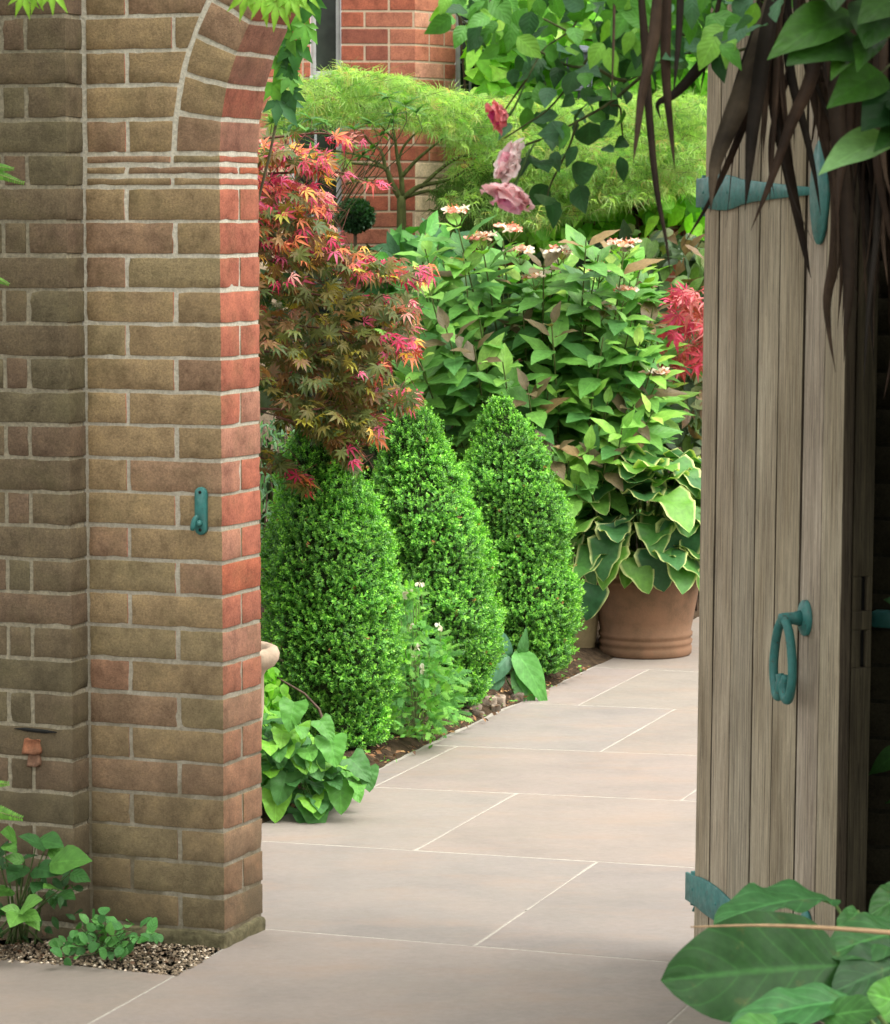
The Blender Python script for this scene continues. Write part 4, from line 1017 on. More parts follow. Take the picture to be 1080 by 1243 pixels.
def lace_part(polys, n, Y0, Y1, cols, wts=None, size=(.042, .072)):
    g = Geo()
    for poly, f in polys:
        pos, px = sample_poly(poly, int(n * f), Y0, Y1, 1, 9, -.25)
        k = len(pos); c = mixcol(k, cols, wts, .18)
        leafcloud(g, LF, pos, size, A_([.35, -.35, -.42]), A_([0, -.5, .95]), c, .45, .85)
        m = k // 3; 
        for i in range(m): tube(gt, [pos[i], pos[i] + rng.normal(0, 1, 3) * A_([.07, .07, .03])], [.0011, .0006], (.11, .12, .04), 3, False)
    return g
up = [(330, 118), (345, 100), (390, 95), (415, 82), (440, 88), (480, 92), (520, 108), (560, 112), (590, 122), (640, 118), (700, 122), (760, 112), (860, 120), (862, 215), (840, 215), (790, 200), (700, 215), (600, 190), (560, 178), (520, 160), (480, 150), (430, 145), (370, 150), (330, 160)]
rt = [(540, 165), (600, 180), (700, 200), (850, 200), (850, 235), (780, 240), (700, 262), (640, 275), (600, 270), (560, 260), (530, 245), (570, 225), (540, 205)]
lo = [(370, 180), (420, 188), (420, 205), (440, 215), (470, 232), (430, 222), (380, 205)]
gg = lace_part([(up, .84), (rt, .16), (lo, .006)], 8200, 13.75, 14.75, [(.33, .50, .16), (.44, .58, .22), (.20, .38, .11), (.54, .54, .22), (.58, .42, .24)], [.36, .32, .22, .07, .03])
gg.build('crown', 'fine_leaf', t)
gg = lace_part([([(520, 230), (560, 212), (600, 200), (610, 230), (590, 290), (555, 282), (530, 258)], 1.0)], 420, 14.0, 14.6, [(.07, .14, .035), (.10, .2, .04)])  # leaves below the crown, shade put into their darker greens
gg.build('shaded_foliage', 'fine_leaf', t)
gt.build('trunk', 'bark', t)

# green lance leaved shrub rosettes between the two maples
t = root('evergreen_shrub', P(430, 300, 13.7) * A_([1, 1, 0]), 'dark glossy shrub with whorls of narrow leaves between the red and the green maple', 'shrub')
g = Geo(); gt = Geo(); LA = grid_leaf(lanc, 5, 1, .25, .25)
for x, y in [(470, 118), (492, 128), (478, 140), (452, 150), (430, 158), (505, 138), (462, 165), (475, 150), (345, 142), (360, 152), (378, 145), (350, 160), (395, 150), (335, 178), (345, 195), (440, 190), (450, 182), (395, 190), (420, 175), (405, 165), (330, 150), (372, 160)]:
    p = P(x, y, 13.5 + rng.uniform(-.1, .1)); n = 13; a = rng.uniform(0, 6.28, n); ax = norm(np.stack([np.cos(a), np.sin(a), rng.uniform(-.1, .9, n)], 1))
    scatter(g, LA, np.repeat(p[None], n, 0), ax, A_([0, -.2, 1]), rng.uniform(.05, .085, n), mixcol(n, [(.07, .19, .04), (.05, .13, .05), (.12, .26, .05)], None, .2))
    tube(gt, smooth_path([p, p + A_([rng.normal(0, .02), .05, -.10]), P((x + 380) / 2, 230, 13.9), P(370, 330, 13.95)], 9), np.linspace(.0015, .003, 9), (.08, .09, .04), 4)
tube(gt, [P(370, 330, 13.95), P(370, 300, 13.95) * A_([1, 1, 0])], [.006, .012], (.08, .07, .04), 6)
g.build('leaves', 'rose_leaf', t); gt.build('stems', 'bark', t)
# small clipped ball against the house
p = P(431, 262, 15.0); t = root('clipped_ball', p * A_([1, 1, 0]), 'small dark round clipped ball against the red brick house wall', 'shrub')
g = Geo(); V, Q, fid = rbox_lattice(.06, .06, .055, .05, 3, 3, 3); g.add(V + p, Q, None, (.02, .05, .02)); n = 2200; d = rdir(n); pos = p + d * A_([.075, .075, .065]) * rng.uniform(.8, 1.05, (n, 1)); scatter(g, SMALL, pos, norm(d + rdir(n) * .5), rdir(n), rng.uniform(.016, .028, n), mixcol(n, [(.045, .12, .05), (.03, .085, .035)])); g.build('foliage', 'box_leaf', t)
g = Geo(); tube(g, [p * A_([1, 1, 0]), p], .009, (.08, .06, .04)); g.build('stem', 'bark', t)

# ================================================================== CLIMBER and hedges at the back
def ovT(w, seed, fold=.3, droop=.3, nv=5, nu=1): return grid_leaf(lambda v: ovate(v, w), nv, nu, fold, droop, .05, 2, 0, 1, 0, seed)
OV = [ovT(.30, 1), ovT(.26, 2, .2, .5), ovT(.34, 3, .35, .2)]
OVF = [grid_leaf(lambda v: ovate(v, .235), 8, 2, .30, .18, .05, 2.5, 0, 1, .1, s) for s in range(4)]
t = root('climbing_plant', P(700, 300, 15.7) * A_([1, 1, 0]), 'fresh green climber covering the wall on the right behind the maples', 'climber')
g = Geo(); gt = Geo(); pos, px = sample_poly([(578, -60), (900, -60), (900, 345), (700, 330), (640, 290), (590, 250), (578, 140)], 2600, 15.0, 15.5, 1, 5, -.25)
leafcloud(g, OV, pos, (.085, .15), A_([.1, -.4, -.75]), A_([0, -1, .55]), mixcol(len(pos), [(.22, .52, .05), (.32, .64, .08), (.14, .38, .04), (.45, .70, .16)], [.35, .3, .25, .1], .2), .5, .6)
for i in range(60):
    x = rng.uniform(590, 890); tube(gt, smooth_path([P(x, 420, 15.55), P(x + rng.normal(0, 25), 200, 15.45), P(x + rng.normal(0, 40), -50, 15.5)], 8), .006, (.07, .05, .03), 5)
tube(gt, [P(700, 300, 15.55) * A_([1, 1, 0]), P(700, 300, 15.5)], .02, (.07, .05, .03))
g.build('leaves', 'fine_leaf', t); gt.build('stems', 'bark', t)
def mass(name, label, cat, poly, n, Y0, Y1, cols, size, tmpls, mat, wts=None, ab=(0, -.4, -.5), ub=(0, -.8, .7), thr=-.25, cf=7, stem=True, nst=26):
    q = A_(poly, float); cx = q[:, 0].mean(); by = q[:, 1].max(); t = root(name, P(cx, by, (Y0 + Y1) / 2) * A_([1, 1, 0]), label, cat)
    g = Geo(); pos, px = sample_poly(poly, n, Y0, Y1, 1, cf, thr)
    leafcloud(g, tmpls, pos, size, A_(ab), A_(ub), mixcol(len(pos), cols, wts, .2), .5, .6); g.build('leaves', mat, t)
    gt = Geo()
    for i in range(nst):
        e = pos[rng.integers(len(pos))]; b0 = A_([P(cx, by, Y1)[0] + rng.normal(0, .12), Y1, 0]); tube(gt, smooth_path([b0, (b0 + e) / 2 + rng.normal(0, .04, 3), e], 7), np.linspace(.007, .002, 7), (.09, .06, .045), 5)
    gt.build('stems', 'bark', t); return t
mass('dark_shrub', 'shady purplish green shrub between the hydrangea and the open door', 'shrub', [(740, 290), (800, 275), (870, 290), (870, 600), (700, 600), (700, 430)], 900, 13.75, 14.3, [(.07, .13, .045), (.13, .16, .06), (.045, .08, .035), (.20, .13, .07), (.12, .22, .05)], (.08, .13), OVF, 'hyd_leaf', thr=-.1)
mass('back_hedge', 'dark green hedge filling the bed behind the hydrangea and box bushes', 'hedge', [(300, 330), (560, 300), (900, 300), (900, 800), (300, 800)], 3000, 14.45, 14.85, [(.02, .05, .015), (.03, .07, .02), (.04, .06, .02)], (.08, .13), OV, 'fine_leaf', thr=-.5)
mass('pale_shrub', 'grey green feathery shrub low behind the nearest box bush, at the brick pillar', 'shrub', [(300, 505), (365, 500), (370, 540), (345, 600), (345, 700), (300, 700)], 420, 10.95, 11.2, [(.10, .21, .11), (.14, .26, .13), (.08, .16, .08)], (.03, .05), [LA], 'fine_leaf')
mass('low_shrub', 'leafy green shrub at the foot of the house below the slim maple trunk', 'shrub', [(470, 300), (500, 282), (530, 290), (560, 300), (540, 380), (470, 380)], 150, 13.6, 13.9, [(.06, .20, .05), (.10, .30, .06), (.05, .14, .06)], (.10, .15), OVF, 'hyd_leaf', ab=(0, -.3, .2))

# ================================================================== HYDRANGEA
t = root('hydrangea', A_([.42, 13.4, 0]), 'tall green hydrangea with pointed leaves and flat pink and cream flower heads', 'shrub')
g = Geo(); gs = Geo(); HY = OVF
heads = [(585, 290), (678, 307), (649, 337), (728, 328), (757, 299), (757, 356), (729, 375), (553, 258), (632, 307), (798, 455), (620, 280)]
tops = list(heads[:-1])
poly = [(478, 300), (505, 268), (550, 262), (600, 268), (650, 300), (700, 285), (760, 300), (800, 330), (800, 400), (815, 470), (800, 540), (740, 560), (700, 580), (620, 520), (560, 500), (480, 470), (470, 400)]
bases = A_([.42, 13.55, 0])
extra, epx = sample_poly(poly, 84, 12.75, 13.5)
stems = [P(x, y + 8, 13.0 + rng.uniform(-.15, .25)) for x, y in tops] + list(extra) + [P(x, y, 12.7) for x, y in ((700, 590), (735, 560), (715, 545), (690, 560), (670, 545), (755, 520), (640, 470), (610, 440), (575, 420), (540, 395), (505, 430), (520, 350))]
flg = []
for i, e in enumerate(stems):
    b0 = bases + A_([rng.normal(0, .09), rng.normal(0, .08), 0]); m = (b0 + e) / 2 + A_([(e[0] - b0[0]) * .12, .06, .06]); path = smooth_path([b0, m, e], 26)
    tube(gs, path, np.linspace(.007, .0028, 26), (.10, .13, .04), 5, False)
    seg = norm(np.diff(path, axis=0)); L = np.linalg.norm(e - b0); step = .060; nn = int(min(9, L * .62 / step)); red = rng.uniform() < .15
    for k in range(nn):
        f = 1 - (k * step + .01) / L; j = min(24, max(0, int(f * 25))); p = path[j] + (path[j + 1] - path[j]) * .5; d = seg[j]; a0 = (k % 2) * pi / 2 + i * .9
        x = norm(np.cross(d, A_([0, 1, .1]))); y = np.cross(d, x); s = (.09 if k == 0 else .135 if k == 1 else .165) * rng.uniform(.85, 1.15)
        for sg in (0, pi):
            o = x * cos(a0 + sg) + y * sin(a0 + sg); ax = norm(o + d * (1.0 if k == 0 else .65 if k < 3 else .42) + A_([0, 0, -.04]) + rng.normal(0, .15, 3))
            c = mixcol(1, [(.11, .28, .055), (.145, .34, .06), (.07, .20, .05), (.22, .40, .08)], [.4, .28, .2, .12])[0]
            if k < 2: c = c * A_([1.4, 1.2, 1])
            if red and k < 2: c = A_([.13, .10, .05])
            elif rng.uniform() < .012: c = A_([.24, .16, .07])
            scatter(g, HY[rng.integers(4)], p + o * .012, ax, norm(d + A_([0, 0, .6])), s, c)
g.build('leaves', 'hyd_leaf', t); gs.build('stems', 'bark', t)
PET = grid_leaf(lambda v: max(.02, .42 * sin(pi * min(1, v * .8 + .12)) ** .7), 4, 1, .1, -.2)
for x, y in heads:
    p = P(x, y, 12.95); fl = Geo(); n = 46; a = rng.uniform(0, 6.28, n); r_ = np.sqrt(rng.uniform(0, 1, n)) * .040
    cen = p + np.stack([r_ * np.cos(a), r_ * np.sin(a), .006 * rng.normal(size=n) + .022 - r_ * .35], 1)
    fl.add(np.zeros((0, 3))) if 0 else None
    scatter(fl, SMALL, cen, rdir(n, (0, 0, 1.2)), rdir(n), .014, mixcol(n, [(.70, .25, .10), (.72, .45, .20), (.66, .18, .12)]))
    for q in range(9):
        aa = q * 2 * pi / 9 + rng.uniform(0, .5); c = p + A_([cos(aa), sin(aa), 0]) * rng.uniform(.020, .055) + A_([0, 0, rng.uniform(0, .022)]); pc_ = mixcol(1, [(.85, .72, .58), (.80, .35, .26), (.85, .60, .45), (.80, .80, .66)])[0]
        for w in range(4): b_ = w * pi / 2 + aa; scatter(fl, PET, c, A_([cos(b_), sin(b_) - .1, .45 * -sin(b_)]), A_([0, -.7, .8]), .023, pc_)
    for w in range(7): aa = w * 2 * pi / 7; tube(fl, [p + A_([0, 0, -.05]), p + A_([cos(aa) * .045, sin(aa) * .045, 0])], [.002, .001], (.2, .28, .08), 4)
    fl.build('flower_head', 'petal', t)

# ================================================================== plants at the bed edge
CORD = [merge_t([(palmate(5, .16, 2.6, seed=40 + s + i, droop=.2), basis(norm(A_([sgn * .8, .8, 0])), A_([0, 0, 1])), A_([0, i * .2, 0]), .26, 0) for i in range(1, 5) for sgn in (-1, 1)] + [(palmate(5, .16, 2.6, seed=s, droop=.2), basis(A_([0, 1, 0]), A_([0, 0, 1])), A_([0, .9, 0]), .28, 0)]) for s in range(3)]
t = root('corydalis', G(520, 890), 'ferny light green plant with small cream flowers between the two nearest box bushes', 'plant')
g = Geo(); gs = Geo(); b0 = P(505, 872, 10.85)
pos, px = sample_poly([(472, 790), (484, 740), (492, 712), (510, 712), (516, 760), (535, 775), (550, 810), (556, 868), (530, 885), (480, 905), (470, 860)], 620, 10.5, 10.95)
ax = norm(norm((pos - b0) * A_([1, 1, .4])) + A_([0.1, -.5, -.2]) + rng.normal(0, .5, pos.shape))
for q in range(3): m = np.arange(len(pos)) % 3 == q; scatter(g, CORD[q], pos[m], ax[m], norm(A_([0, -.7, .8]) + rng.normal(0, .3, (m.sum(), 3))), rng.uniform(.04, .07, m.sum()), mixcol(m.sum(), [(.17, .40, .10), (.24, .48, .11), (.11, .28, .08)]))
for i in range(0, len(pos), 12): tube(gs, smooth_path([b0 * A_([1, 1, 0]), (b0 * A_([1, 1, 0]) + pos[i]) / 2 + A_([0, 0, .03]), pos[i]], 6), .0014, (.16, .2, .08), 4, False)
fl = Geo()
for x, y in ((496, 718), (510, 706), (490, 722), (507, 785), (503, 795), (512, 812), (500, 760), (533, 760)):
    c = P(x, y, 10.55)
    for w in range(6): scatter(fl, PET, c + rng.normal(0, .003, 3), rdir(1, (0, -.2, .2)), rdir(1), .016, (.85, .84, .68))
    tube(gs, [c, c + A_([.01, .05, -.12])], .001, (.16, .2, .08), 4, False)
g.build('leaves', 'fine_leaf', t); gs.build('stems', 'bark', t); fl.build('blossoms', 'petal', t)

BRO = [grid_leaf(lambda v: heart(v, w), 10, 3, .28, .3, .07, 2.5, .28, 1, .06, 50 + i) for i, w in enumerate((.52, .48, .54, .46))]
t = root('brunnera', G(370, 960), 'low clump of broad heart shaped leaves at the path edge beside the brick pillar', 'plant')
g = Geo(); gs = Geo(); b0 = G(352, 960)
pos, px = sample_poly([(300, 850), (345, 860), (368, 888), (392, 900), (415, 922), (445, 942), (425, 955), (395, 980), (370, 985), (330, 985), (300, 985)], 190, 9.32, 9.75)
ex = [(357, 862, 1.0), (388, 884, .8), (400, 905, 1), (425, 930, 1), (378, 978, 1.15), (412, 958, 1.1), (348, 948, 1.1), (445, 942, .8), (335, 972, 1), (372, 925, 1)]
for x, y, s in ex:
    p = P(x, y - 10, 9.33); ax = norm(A_([rng.uniform(-.2, .7), -.5, -.55])); scatter(g, BRO[rng.integers(4)], p, ax, A_([.1, -.75, .8]), .088 * s, mixcol(1, [(.07, .21, .05), (.10, .30, .05), (.18, .42, .05)], [.4, .35, .25])[0])
    tube(gs, smooth_path([b0, (b0 + p) / 2 + A_([0, 0, .06]), p], 6), .002, (.14, .24, .07), 5, False)
ax = norm((pos - b0) * A_([1, 1, .2]) + A_([0.1, -.35, -.15]) + rng.normal(0, .12, pos.shape))
for q in range(4): m = np.arange(len(pos)) % 4 == q; scatter(g, BRO[q], pos[m], ax[m], norm(A_([.1, -.55, .9]) + rng.normal(0, .3, (m.sum(), 3))), rng.uniform(.05, .085, m.sum()), mixcol(m.sum(), [(.08, .24, .05), (.11, .31, .05), (.18, .42, .045), (.05, .16, .04)]))
for p in pos[::2]: tube(gs, smooth_path([b0, (b0 + p) / 2 + A_([0, 0, .05]), p], 6), .002, (.14, .24, .07), 5, False)
g.build('leaves', 'broad_leaf', t); gs.build('stalks', 'fine_leaf', t)
# lighter leafy plant behind the urn
mass('leafy_plant', 'bright green leafy plant just below the urn rim at the brick pillar', 'plant', [(300, 800), (325, 800), (345, 830), (350, 870), (330, 890), (300, 890)], 300, 9.5, 9.8, [(.20, .48, .05), (.14, .36, .04), (.28, .56, .07)], (.03, .055), OV, 'fine_leaf', stem=True, nst=8)
# single dark plant at the foot between the second and third bush
t = root('bergenia', G(640, 858), 'small plant with long drooping leaves at the path edge between the two farthest box bushes', 'plant')
g = Geo(); gs = Geo(); b0 = G(628, 850)
LW = [grid_leaf(lambda v: ovate(v, .26), 10, 2, .3, .9, .06, 2, 0, 1, .1, s) for s in range(2)]
for (x0, y0), (x1, y1), s, c in (((618, 795), (598, 840), .14, (.09, .22, .12)), ((625, 790), (655, 840), .19, (.10, .30, .06)), ((615, 800), (612, 765), .11, (.07, .19, .11)), ((630, 800), (650, 855), .15, (.08, .27, .05)), ((610, 815), (590, 858), .13, (.08, .20, .10)), ((628, 812), (637, 858), .13, (.08, .22, .06)), ((632, 795), (645, 785), .08, (.07, .2, .06))):
    a, b = P(x0, y0, 11.72), P(x1, y1, 11.6); scatter(g, LW[rng.integers(2)], a, norm(b - a + A_([0, 0, .06])), A_([.2, -.9, .4]), s, c); tube(gs, [b0, a], .003, (.14, .2, .07), 5)
g.build('leaves', 'broad_leaf', t); gs.build('stalks', 'fine_leaf', t)
t = G(520, 892)
def pebble(g, c, r, col, seed):
    V, Q, fid = rbox_lattice(1, .8, .6, .55, 3, 3, 2); V = V + np.stack([snoise(V + seed, 1.6), snoise(V + seed + 5, 1.8), snoise(V + seed + 9, 2)], 1) * .16
    a = seed * 2.3; R_ = A_([[cos(a), -sin(a), 0], [sin(a), cos(a), 0], [0, 0, 1]]); g.add(V @ R_.T * r + c, Q, None, col)
sn = 0
for x, y, r in ((572, 868, .045), (590, 862, .05), (560, 873, .035), (606, 858, .036), (628, 852, .03), (580, 872, .03), (548, 880, .03), (660, 846, .025), (601, 864, .026)):
    g = Geo(); c = G(x, y); pebble(g, c + A_([0, .02, r * .42]), r * .85, A_([.21, .165, .125]) * rng.uniform(.7, 1.35), sn + 1.7); o = g.build('edging_stone', 'stone')
    side = ['palest', 'largest', 'small flat', 'rounded', 'tiny', 'low', 'leftmost', 'rightmost', 'narrow'][sn]
    tag(o, f'{side} of the rough brown stones edging the bed under the box bushes', 'stone', 'edging stones along the bed'); sn += 1
# fallen leaves and litter on the bed edge
g = Geo(); k = 520; tt = -3.43 + rng.normal(0, .035, k); dd = rng.uniform(8.7, 12, k); pos = A_([PV(a, b, .012 + abs(rng.normal(0, .008)) + (.03 if a < -3.44 else 0)) for a, b in zip(tt, dd)]); pos = pos[tt < -3.385]
scatter(g, SMALL, pos, rdir(len(pos), (0, 0, 0)) * A_([1, 1, .3]), rdir(len(pos), (0, 0, 2)), rng.uniform(.01, .028, len(pos)), mixcol(len(pos), [(.22, .11, .05), (.30, .18, .08), (.12, .07, .04), (.10, .28, .04)]))
tag(g.build('leaf_litter', 'dead'), 'fallen brown leaves along the bed edge', 'leaf litter', kind='stuff')
for (x, y, n, lab) in ((497, 880, 16, 'tiny lime green seedling at the path edge under the ferny plant'), (505, 900, 14, 'small yellow green seedling on the bed edge right of the nearest box bush')):
    b0 = G(x, y); t = root('seedling', b0, lab, 'seedling'); g = Geo(); pos = b0 + np.abs(rng.normal(0, 1, (n, 3))) * A_([.03, .02, .035]) * np.sign(rng.normal(size=(n, 3))) * A_([1, 1, 0]) + A_([0, 0, .02]) + A_([0, 0, 1]) * rng.uniform(0, .04, (n, 1))
    leafcloud(g, OV, pos, (.018, .032), A_([0, -.5, 0]), A_([0, -.4, 1]), mixcol(n, [(.25, .5, .05), (.2, .42, .05)]), .4, .6); g.build('leaves', 'fine_leaf', t)

# ================================================================== foreground left: gravel and weeds
tri = [(-40, 1150), (90, 1140), (270, 1150), (245, 1168), (214, 1185), (100, 1173), (-40, 1165)]
g = Geo(); q = sample_poly(tri, 2600, 7, 7.1)[1]; 
for x, y in q:
    c = G(x, y); u = rng.uniform(); col = A_([.20, .15, .10]) * rng.uniform(.3, 1.5) if u < .88 else A_([.62, .52, .40])
    r = rng.uniform(.0028, .0062); a = rng.uniform(0, 3.14); V = A_([(1, 0, 0), (.2, .8, 0), (-.9, .3, 0), (-.5, -.8, 0), (.5, -.7, 0), (.1, 0, .7), (0, 0, -.6)]) * r * rng.uniform(.7, 1.3, 3)
    R_ = A_([[cos(a), -sin(a), 0], [sin(a), cos(a), 0], [0, 0, 1]])
    g.add(V @ R_.T + c + A_([0, 0, rng.uniform(-.004, .003)]), None, [(i, (i + 1) % 5, 5) for i in range(5)] + [((i + 1) % 5, i, 6) for i in range(5)], col)
tag(g.build('gravel', 'gravel', None, False), 'fine brown and cream gravel at the foot of the pier', 'gravel', kind='stuff')
g = Geo(); n = 220; q = sample_poly([(-40, 1140), (150, 1140), (235, 1160), (200, 1176), (-40, 1160)], n, 7, 7.1)[1]; pos = A_([G(x, y) + A_([0, 0, rng.uniform(.004, .012)]) for x, y in q])
scatter(g, SMALL, pos, rdir(n) * A_([1, 1, .2]), rdir(n, (0, 0, 2)), rng.uniform(.008, .022, n), mixcol(n, [(.10, .06, .035), (.17, .10, .06), (.06, .045, .03)])); tag(g.build('leaf_litter', 'dead'), 'dead dark leaves scattered on the gravel', 'leaf litter', kind='stuff')
g = Geo(); g.add([G(x, y) + A_([0, 0, -.0075]) for x, y in ((-160, 1110), (330, 1120), (214, 1184), (-160, 1162))], [(3, 2, 1, 0)]); tag(g.build('pier_soil', 'soil', None, False), kind='structure')
t = root('weed_clump', G(30, 1140), 'leafy green weed with pointed leaves growing at the foot of the left wall', 'plant')
g = Geo(); gs = Geo(); b0 = G(20, 1145)
lst = [((55, 1030), (22, 1015)), ((20, 1018), (0, 1010)), ((45, 1020), (78, 1028)), ((60, 1048), (112, 1045)), ((60, 1030), (85, 1050)), ((40, 1055), (75, 1062)), ((30, 1045), (5, 1040)), ((30, 1050), (10, 1072)), ((25, 1104), (52, 1092)), ((25, 1106), (0, 1103)), ((26, 1108), (50, 1118)), ((24, 1108), (12, 1126)), ((30, 1110), (48, 1130)), ((70, 1085), (92, 1092)), ((60, 1080), (66, 1104)), ((15, 1080), (-8, 1088)), ((50, 1070), (40, 1085)), ((0, 1050), (-14, 1060)), ((5, 1025), (20, 1036)), ((72, 1080), (52, 1078)), ((85, 1060), (110, 1070))]
for (x0, y0), (x1, y1) in lst:
    Y = 7.58 + rng.uniform(-.08, .08) if y0 < 1090 else 7.5; a, b = P(x0, y0, Y), P(x1, y1, Y - .05 + rng.uniform(-.04, .04)); c = mixcol(1, [(.05, .16, .035), (.035, .12, .03), (.09, .24, .04)])[0]
    if y0 > 1095: c = A_([.14, .33, .06])
    place(g, OVF[rng.integers(4)], a, b, A_([.1, -.7, .8]) + rng.normal(0, .2, 3), .18, c * .85, 1.35); tube(gs, smooth_path([b0 + A_([rng.normal(0, .03), 0, 0]), (b0 + a) / 2 + A_([0, 0, .02]), a], 6), [.003, .0028, .0025, .002, .0018, .0015], (.08, .12, .04), 5, False)
pos, px = sample_poly([(-30, 1020), (100, 1050), (105, 1110), (60, 1135), (-30, 1135)], 70, 7.6, 7.72)
leafcloud(g, OVF, pos, (.025, .045), A_([.2, -.4, -.2]), A_([0, -.7, .8]), mixcol(len(pos), [(.022, .075, .018), (.032, .10, .025)]), .4, .7)
g.build('leaves', 'broad_leaf', t); gs.build('stems', 'bark', t)
t = root('ground_weed', G(130, 1155), 'low spreading weed with many small rounded leaves on the gravel by the pier', 'plant')
g = Geo(); gs = Geo(); RND = [grid_leaf(lambda v: max(.02, .40 * sin(pi * min(1, v * .93 + .05)) ** .6), 6, 2, .2, .2, .04, 2, 0, 1, 0, s) for s in range(2)]
pos, px = sample_poly([(70, 1150), (95, 1120), (120, 1108), (155, 1122), (195, 1122), (185, 1140), (150, 1150), (110, 1162), (75, 1162)], 95, 7.42, 7.68); pos[:, 2] = np.maximum(pos[:, 2], .015)
leafcloud(g, RND, pos, (.022, .036), A_([0.1, -.6, .1]), A_([0, -.4, .9]), mixcol(len(pos), [(.08, .25, .06), (.06, .19, .05), (.12, .32, .08)]), .3, .8)
for p in pos[::2]: tube(gs, [G(130, 1155) + rng.normal(0, .03, 3) * A_([1, 1, 0]), p], .0012, (.1, .14, .06), 4, False)
g.build('leaves', 'broad_leaf', t); gs.build('stems', 'bark', t)
# fern tips coming in from the left edge
def fern(x, y, label, fr, yb):
    t = root('fern', P(-80, y, 7.1) * A_([1, 1, 0]), label, 'fern', None); g = Geo(); gs = Geo(); Y = 7.1; crown = P(-80, yb, Y)
    tube(gs, [crown * A_([1, 1, 0]), crown], .005, (.1, .12, .05), 5)
    for pts, s in fr:
        path = smooth_path([P(a, b, Y) for a, b in pts], 34); tube(gs, path, np.linspace(.002, .0006, 34), (.15, .2, .06), 4, False); d = norm(np.gradient(path, axis=0))
        w = s * np.clip(np.linspace(1.3, .25, 34), 0, 1)
        for sg in (-1, 1): sd_ = norm(np.cross(d, A_([0, -1, .2]))) * sg; scatter(g, LA, path, norm(sd_ + d * .5), A_([0, -1, .3]), w * 1.3, mixcol(34, [(.16, .36, .06), (.12, .28, .05)]), width=2.0)
        tube(gs, smooth_path([crown, (crown + path[0]) / 2 + A_([0, 0, .01]), path[0]], 6), .002, (.1, .12, .05), 4, False)
    g.build('fronds', 'fine_leaf', t); gs.build('stalks', 'bark', t)
fern(-80, 1060, 'fern with pale green frond tips reaching in low at the left edge', [(((-70, 1010), (-20, 985), (26, 993)), .024), (((-70, 990), (-30, 955), (10, 951)), .018)], 1040)
fern(-80, 260, 'thin wispy fern high on the left edge against the dark brick', [(((-60, 240), (-15, 212), (28, 222)), .016), (((-50, 300), (-20, 330), (10, 345)), .014), (((-60, 230), (-10, 205), (16, 205)), .013)], 270)

# ================================================================== foreground bottom right: big leaves
BIG = [grid_leaf(lambda v: max(.004, .31 * sin(pi * v ** .88) ** .62) if 0 < v < 1 else .004, 22, 6, .22, .20, .045, 3, .05, 1, .10, 70 + s) for s in range(3)]
M['big_leaf'] = leaf_mat('big_leaf', .52, .28, .25, veins=6, bumpd=.0022, vein_col=2.0, blotch=.3)
t = root('large_leaved_plant', A_([.75, 5.3, 0]), 'large leaved green plant in the near right corner in front of the door', 'plant')
g = Geo(); gs = Geo(); root_b = A_([.75, 5.35, 0]); DK = .72
for (x0, y0, Y0), (x1, y1, Y1), wpx, up_, T, c in (
    ((1020, 1172, 5.2), (802, 1190, 5.12), 140, (.05, -.94, .40), 0, (.022, .085, .016)),
    ((1010, 1092, 5.6), (866, 1122, 5.35), 44, (0, -.40, 1.0), 1, (.06, .18, .06)),
    ((1100, 1130, 5.3), (1003, 1160, 5.2), 70, (0, -.7, .8), 2, (.045, .14, .04)),
    ((1110, 1165, 5.25), (1010, 1205, 5.15), 80, (0, -.8, .6), 0, (.03, .09, .03)),
    ((1035, 1215, 5.0), (885, 1246, 4.9), 60, (0, -.6, .9), 1, (.06, .20, .06)),
    ((1110, 1225, 4.9), (1052, 1205, 4.85), 60, (0, -.9, .5), 2, (.09, .27, .04)),
    ((1000, 1235, 4.95), (1075, 1225, 4.9), 44, (.1, -.8, .7), 0, (.07, .21, .05)),
    ((1110, 1080, 5.4), (1055, 1112, 5.3), 46, (0, -.8, .6), 1, (.04, .12, .03)),
    ((1040, 1105, 5.5), (1012, 1150, 5.4), 34, (.4, -.8, .5), 2, (.07, .2, .06)),
    ((1060, 1180, 5.4), (985, 1235, 5.3), 90, (0, -.8, .6), 2, (.03, .10, .028)),
    ((960, 1255, 4.9), (880, 1262, 4.85), 60, (0, -.7, .8), 1, (.08, .24, .05)),
    ((1100, 1200, 5.5), (1030, 1290, 5.4), 90, (0, -.8, .6), 0, (.03, .10, .03))):
    a, b = P(x0, y0, Y0), P(x1, y1, Y1); L = np.linalg.norm(b - a); wm = wpx / F * (Y0 + Y1) / 2 / (L * .58)
    place(g, BIG[T], a, b, up_, .20, A_(c) * DK, max(.5, wm))
    tube(gs, smooth_path([root_b + A_([rng.normal(0, .05), rng.normal(0, .05), 0]), (root_b + a) / 2 + A_([.08, 0, .05]), a], 8), np.linspace(.007, .003, 8), (.10, .16, .05), 7)
g.build('leaves', 'big_leaf', t); gs.build('stems', 'bark', t)
g = Geo(); pth = smooth_path([P(838, 1125, 4.95), P(920, 1123, 4.95), P(1000, 1126, 4.97), P(1110, 1134, 5.0)], 20)
tube(g, pth, np.linspace(.0012, .0045, 20), (.30, .20, .11), 6); o = g.build('dry_stalk', 'dead'); tag(o, 'thin dry brown stalk lying level across the large leaf by the door', 'stalk')

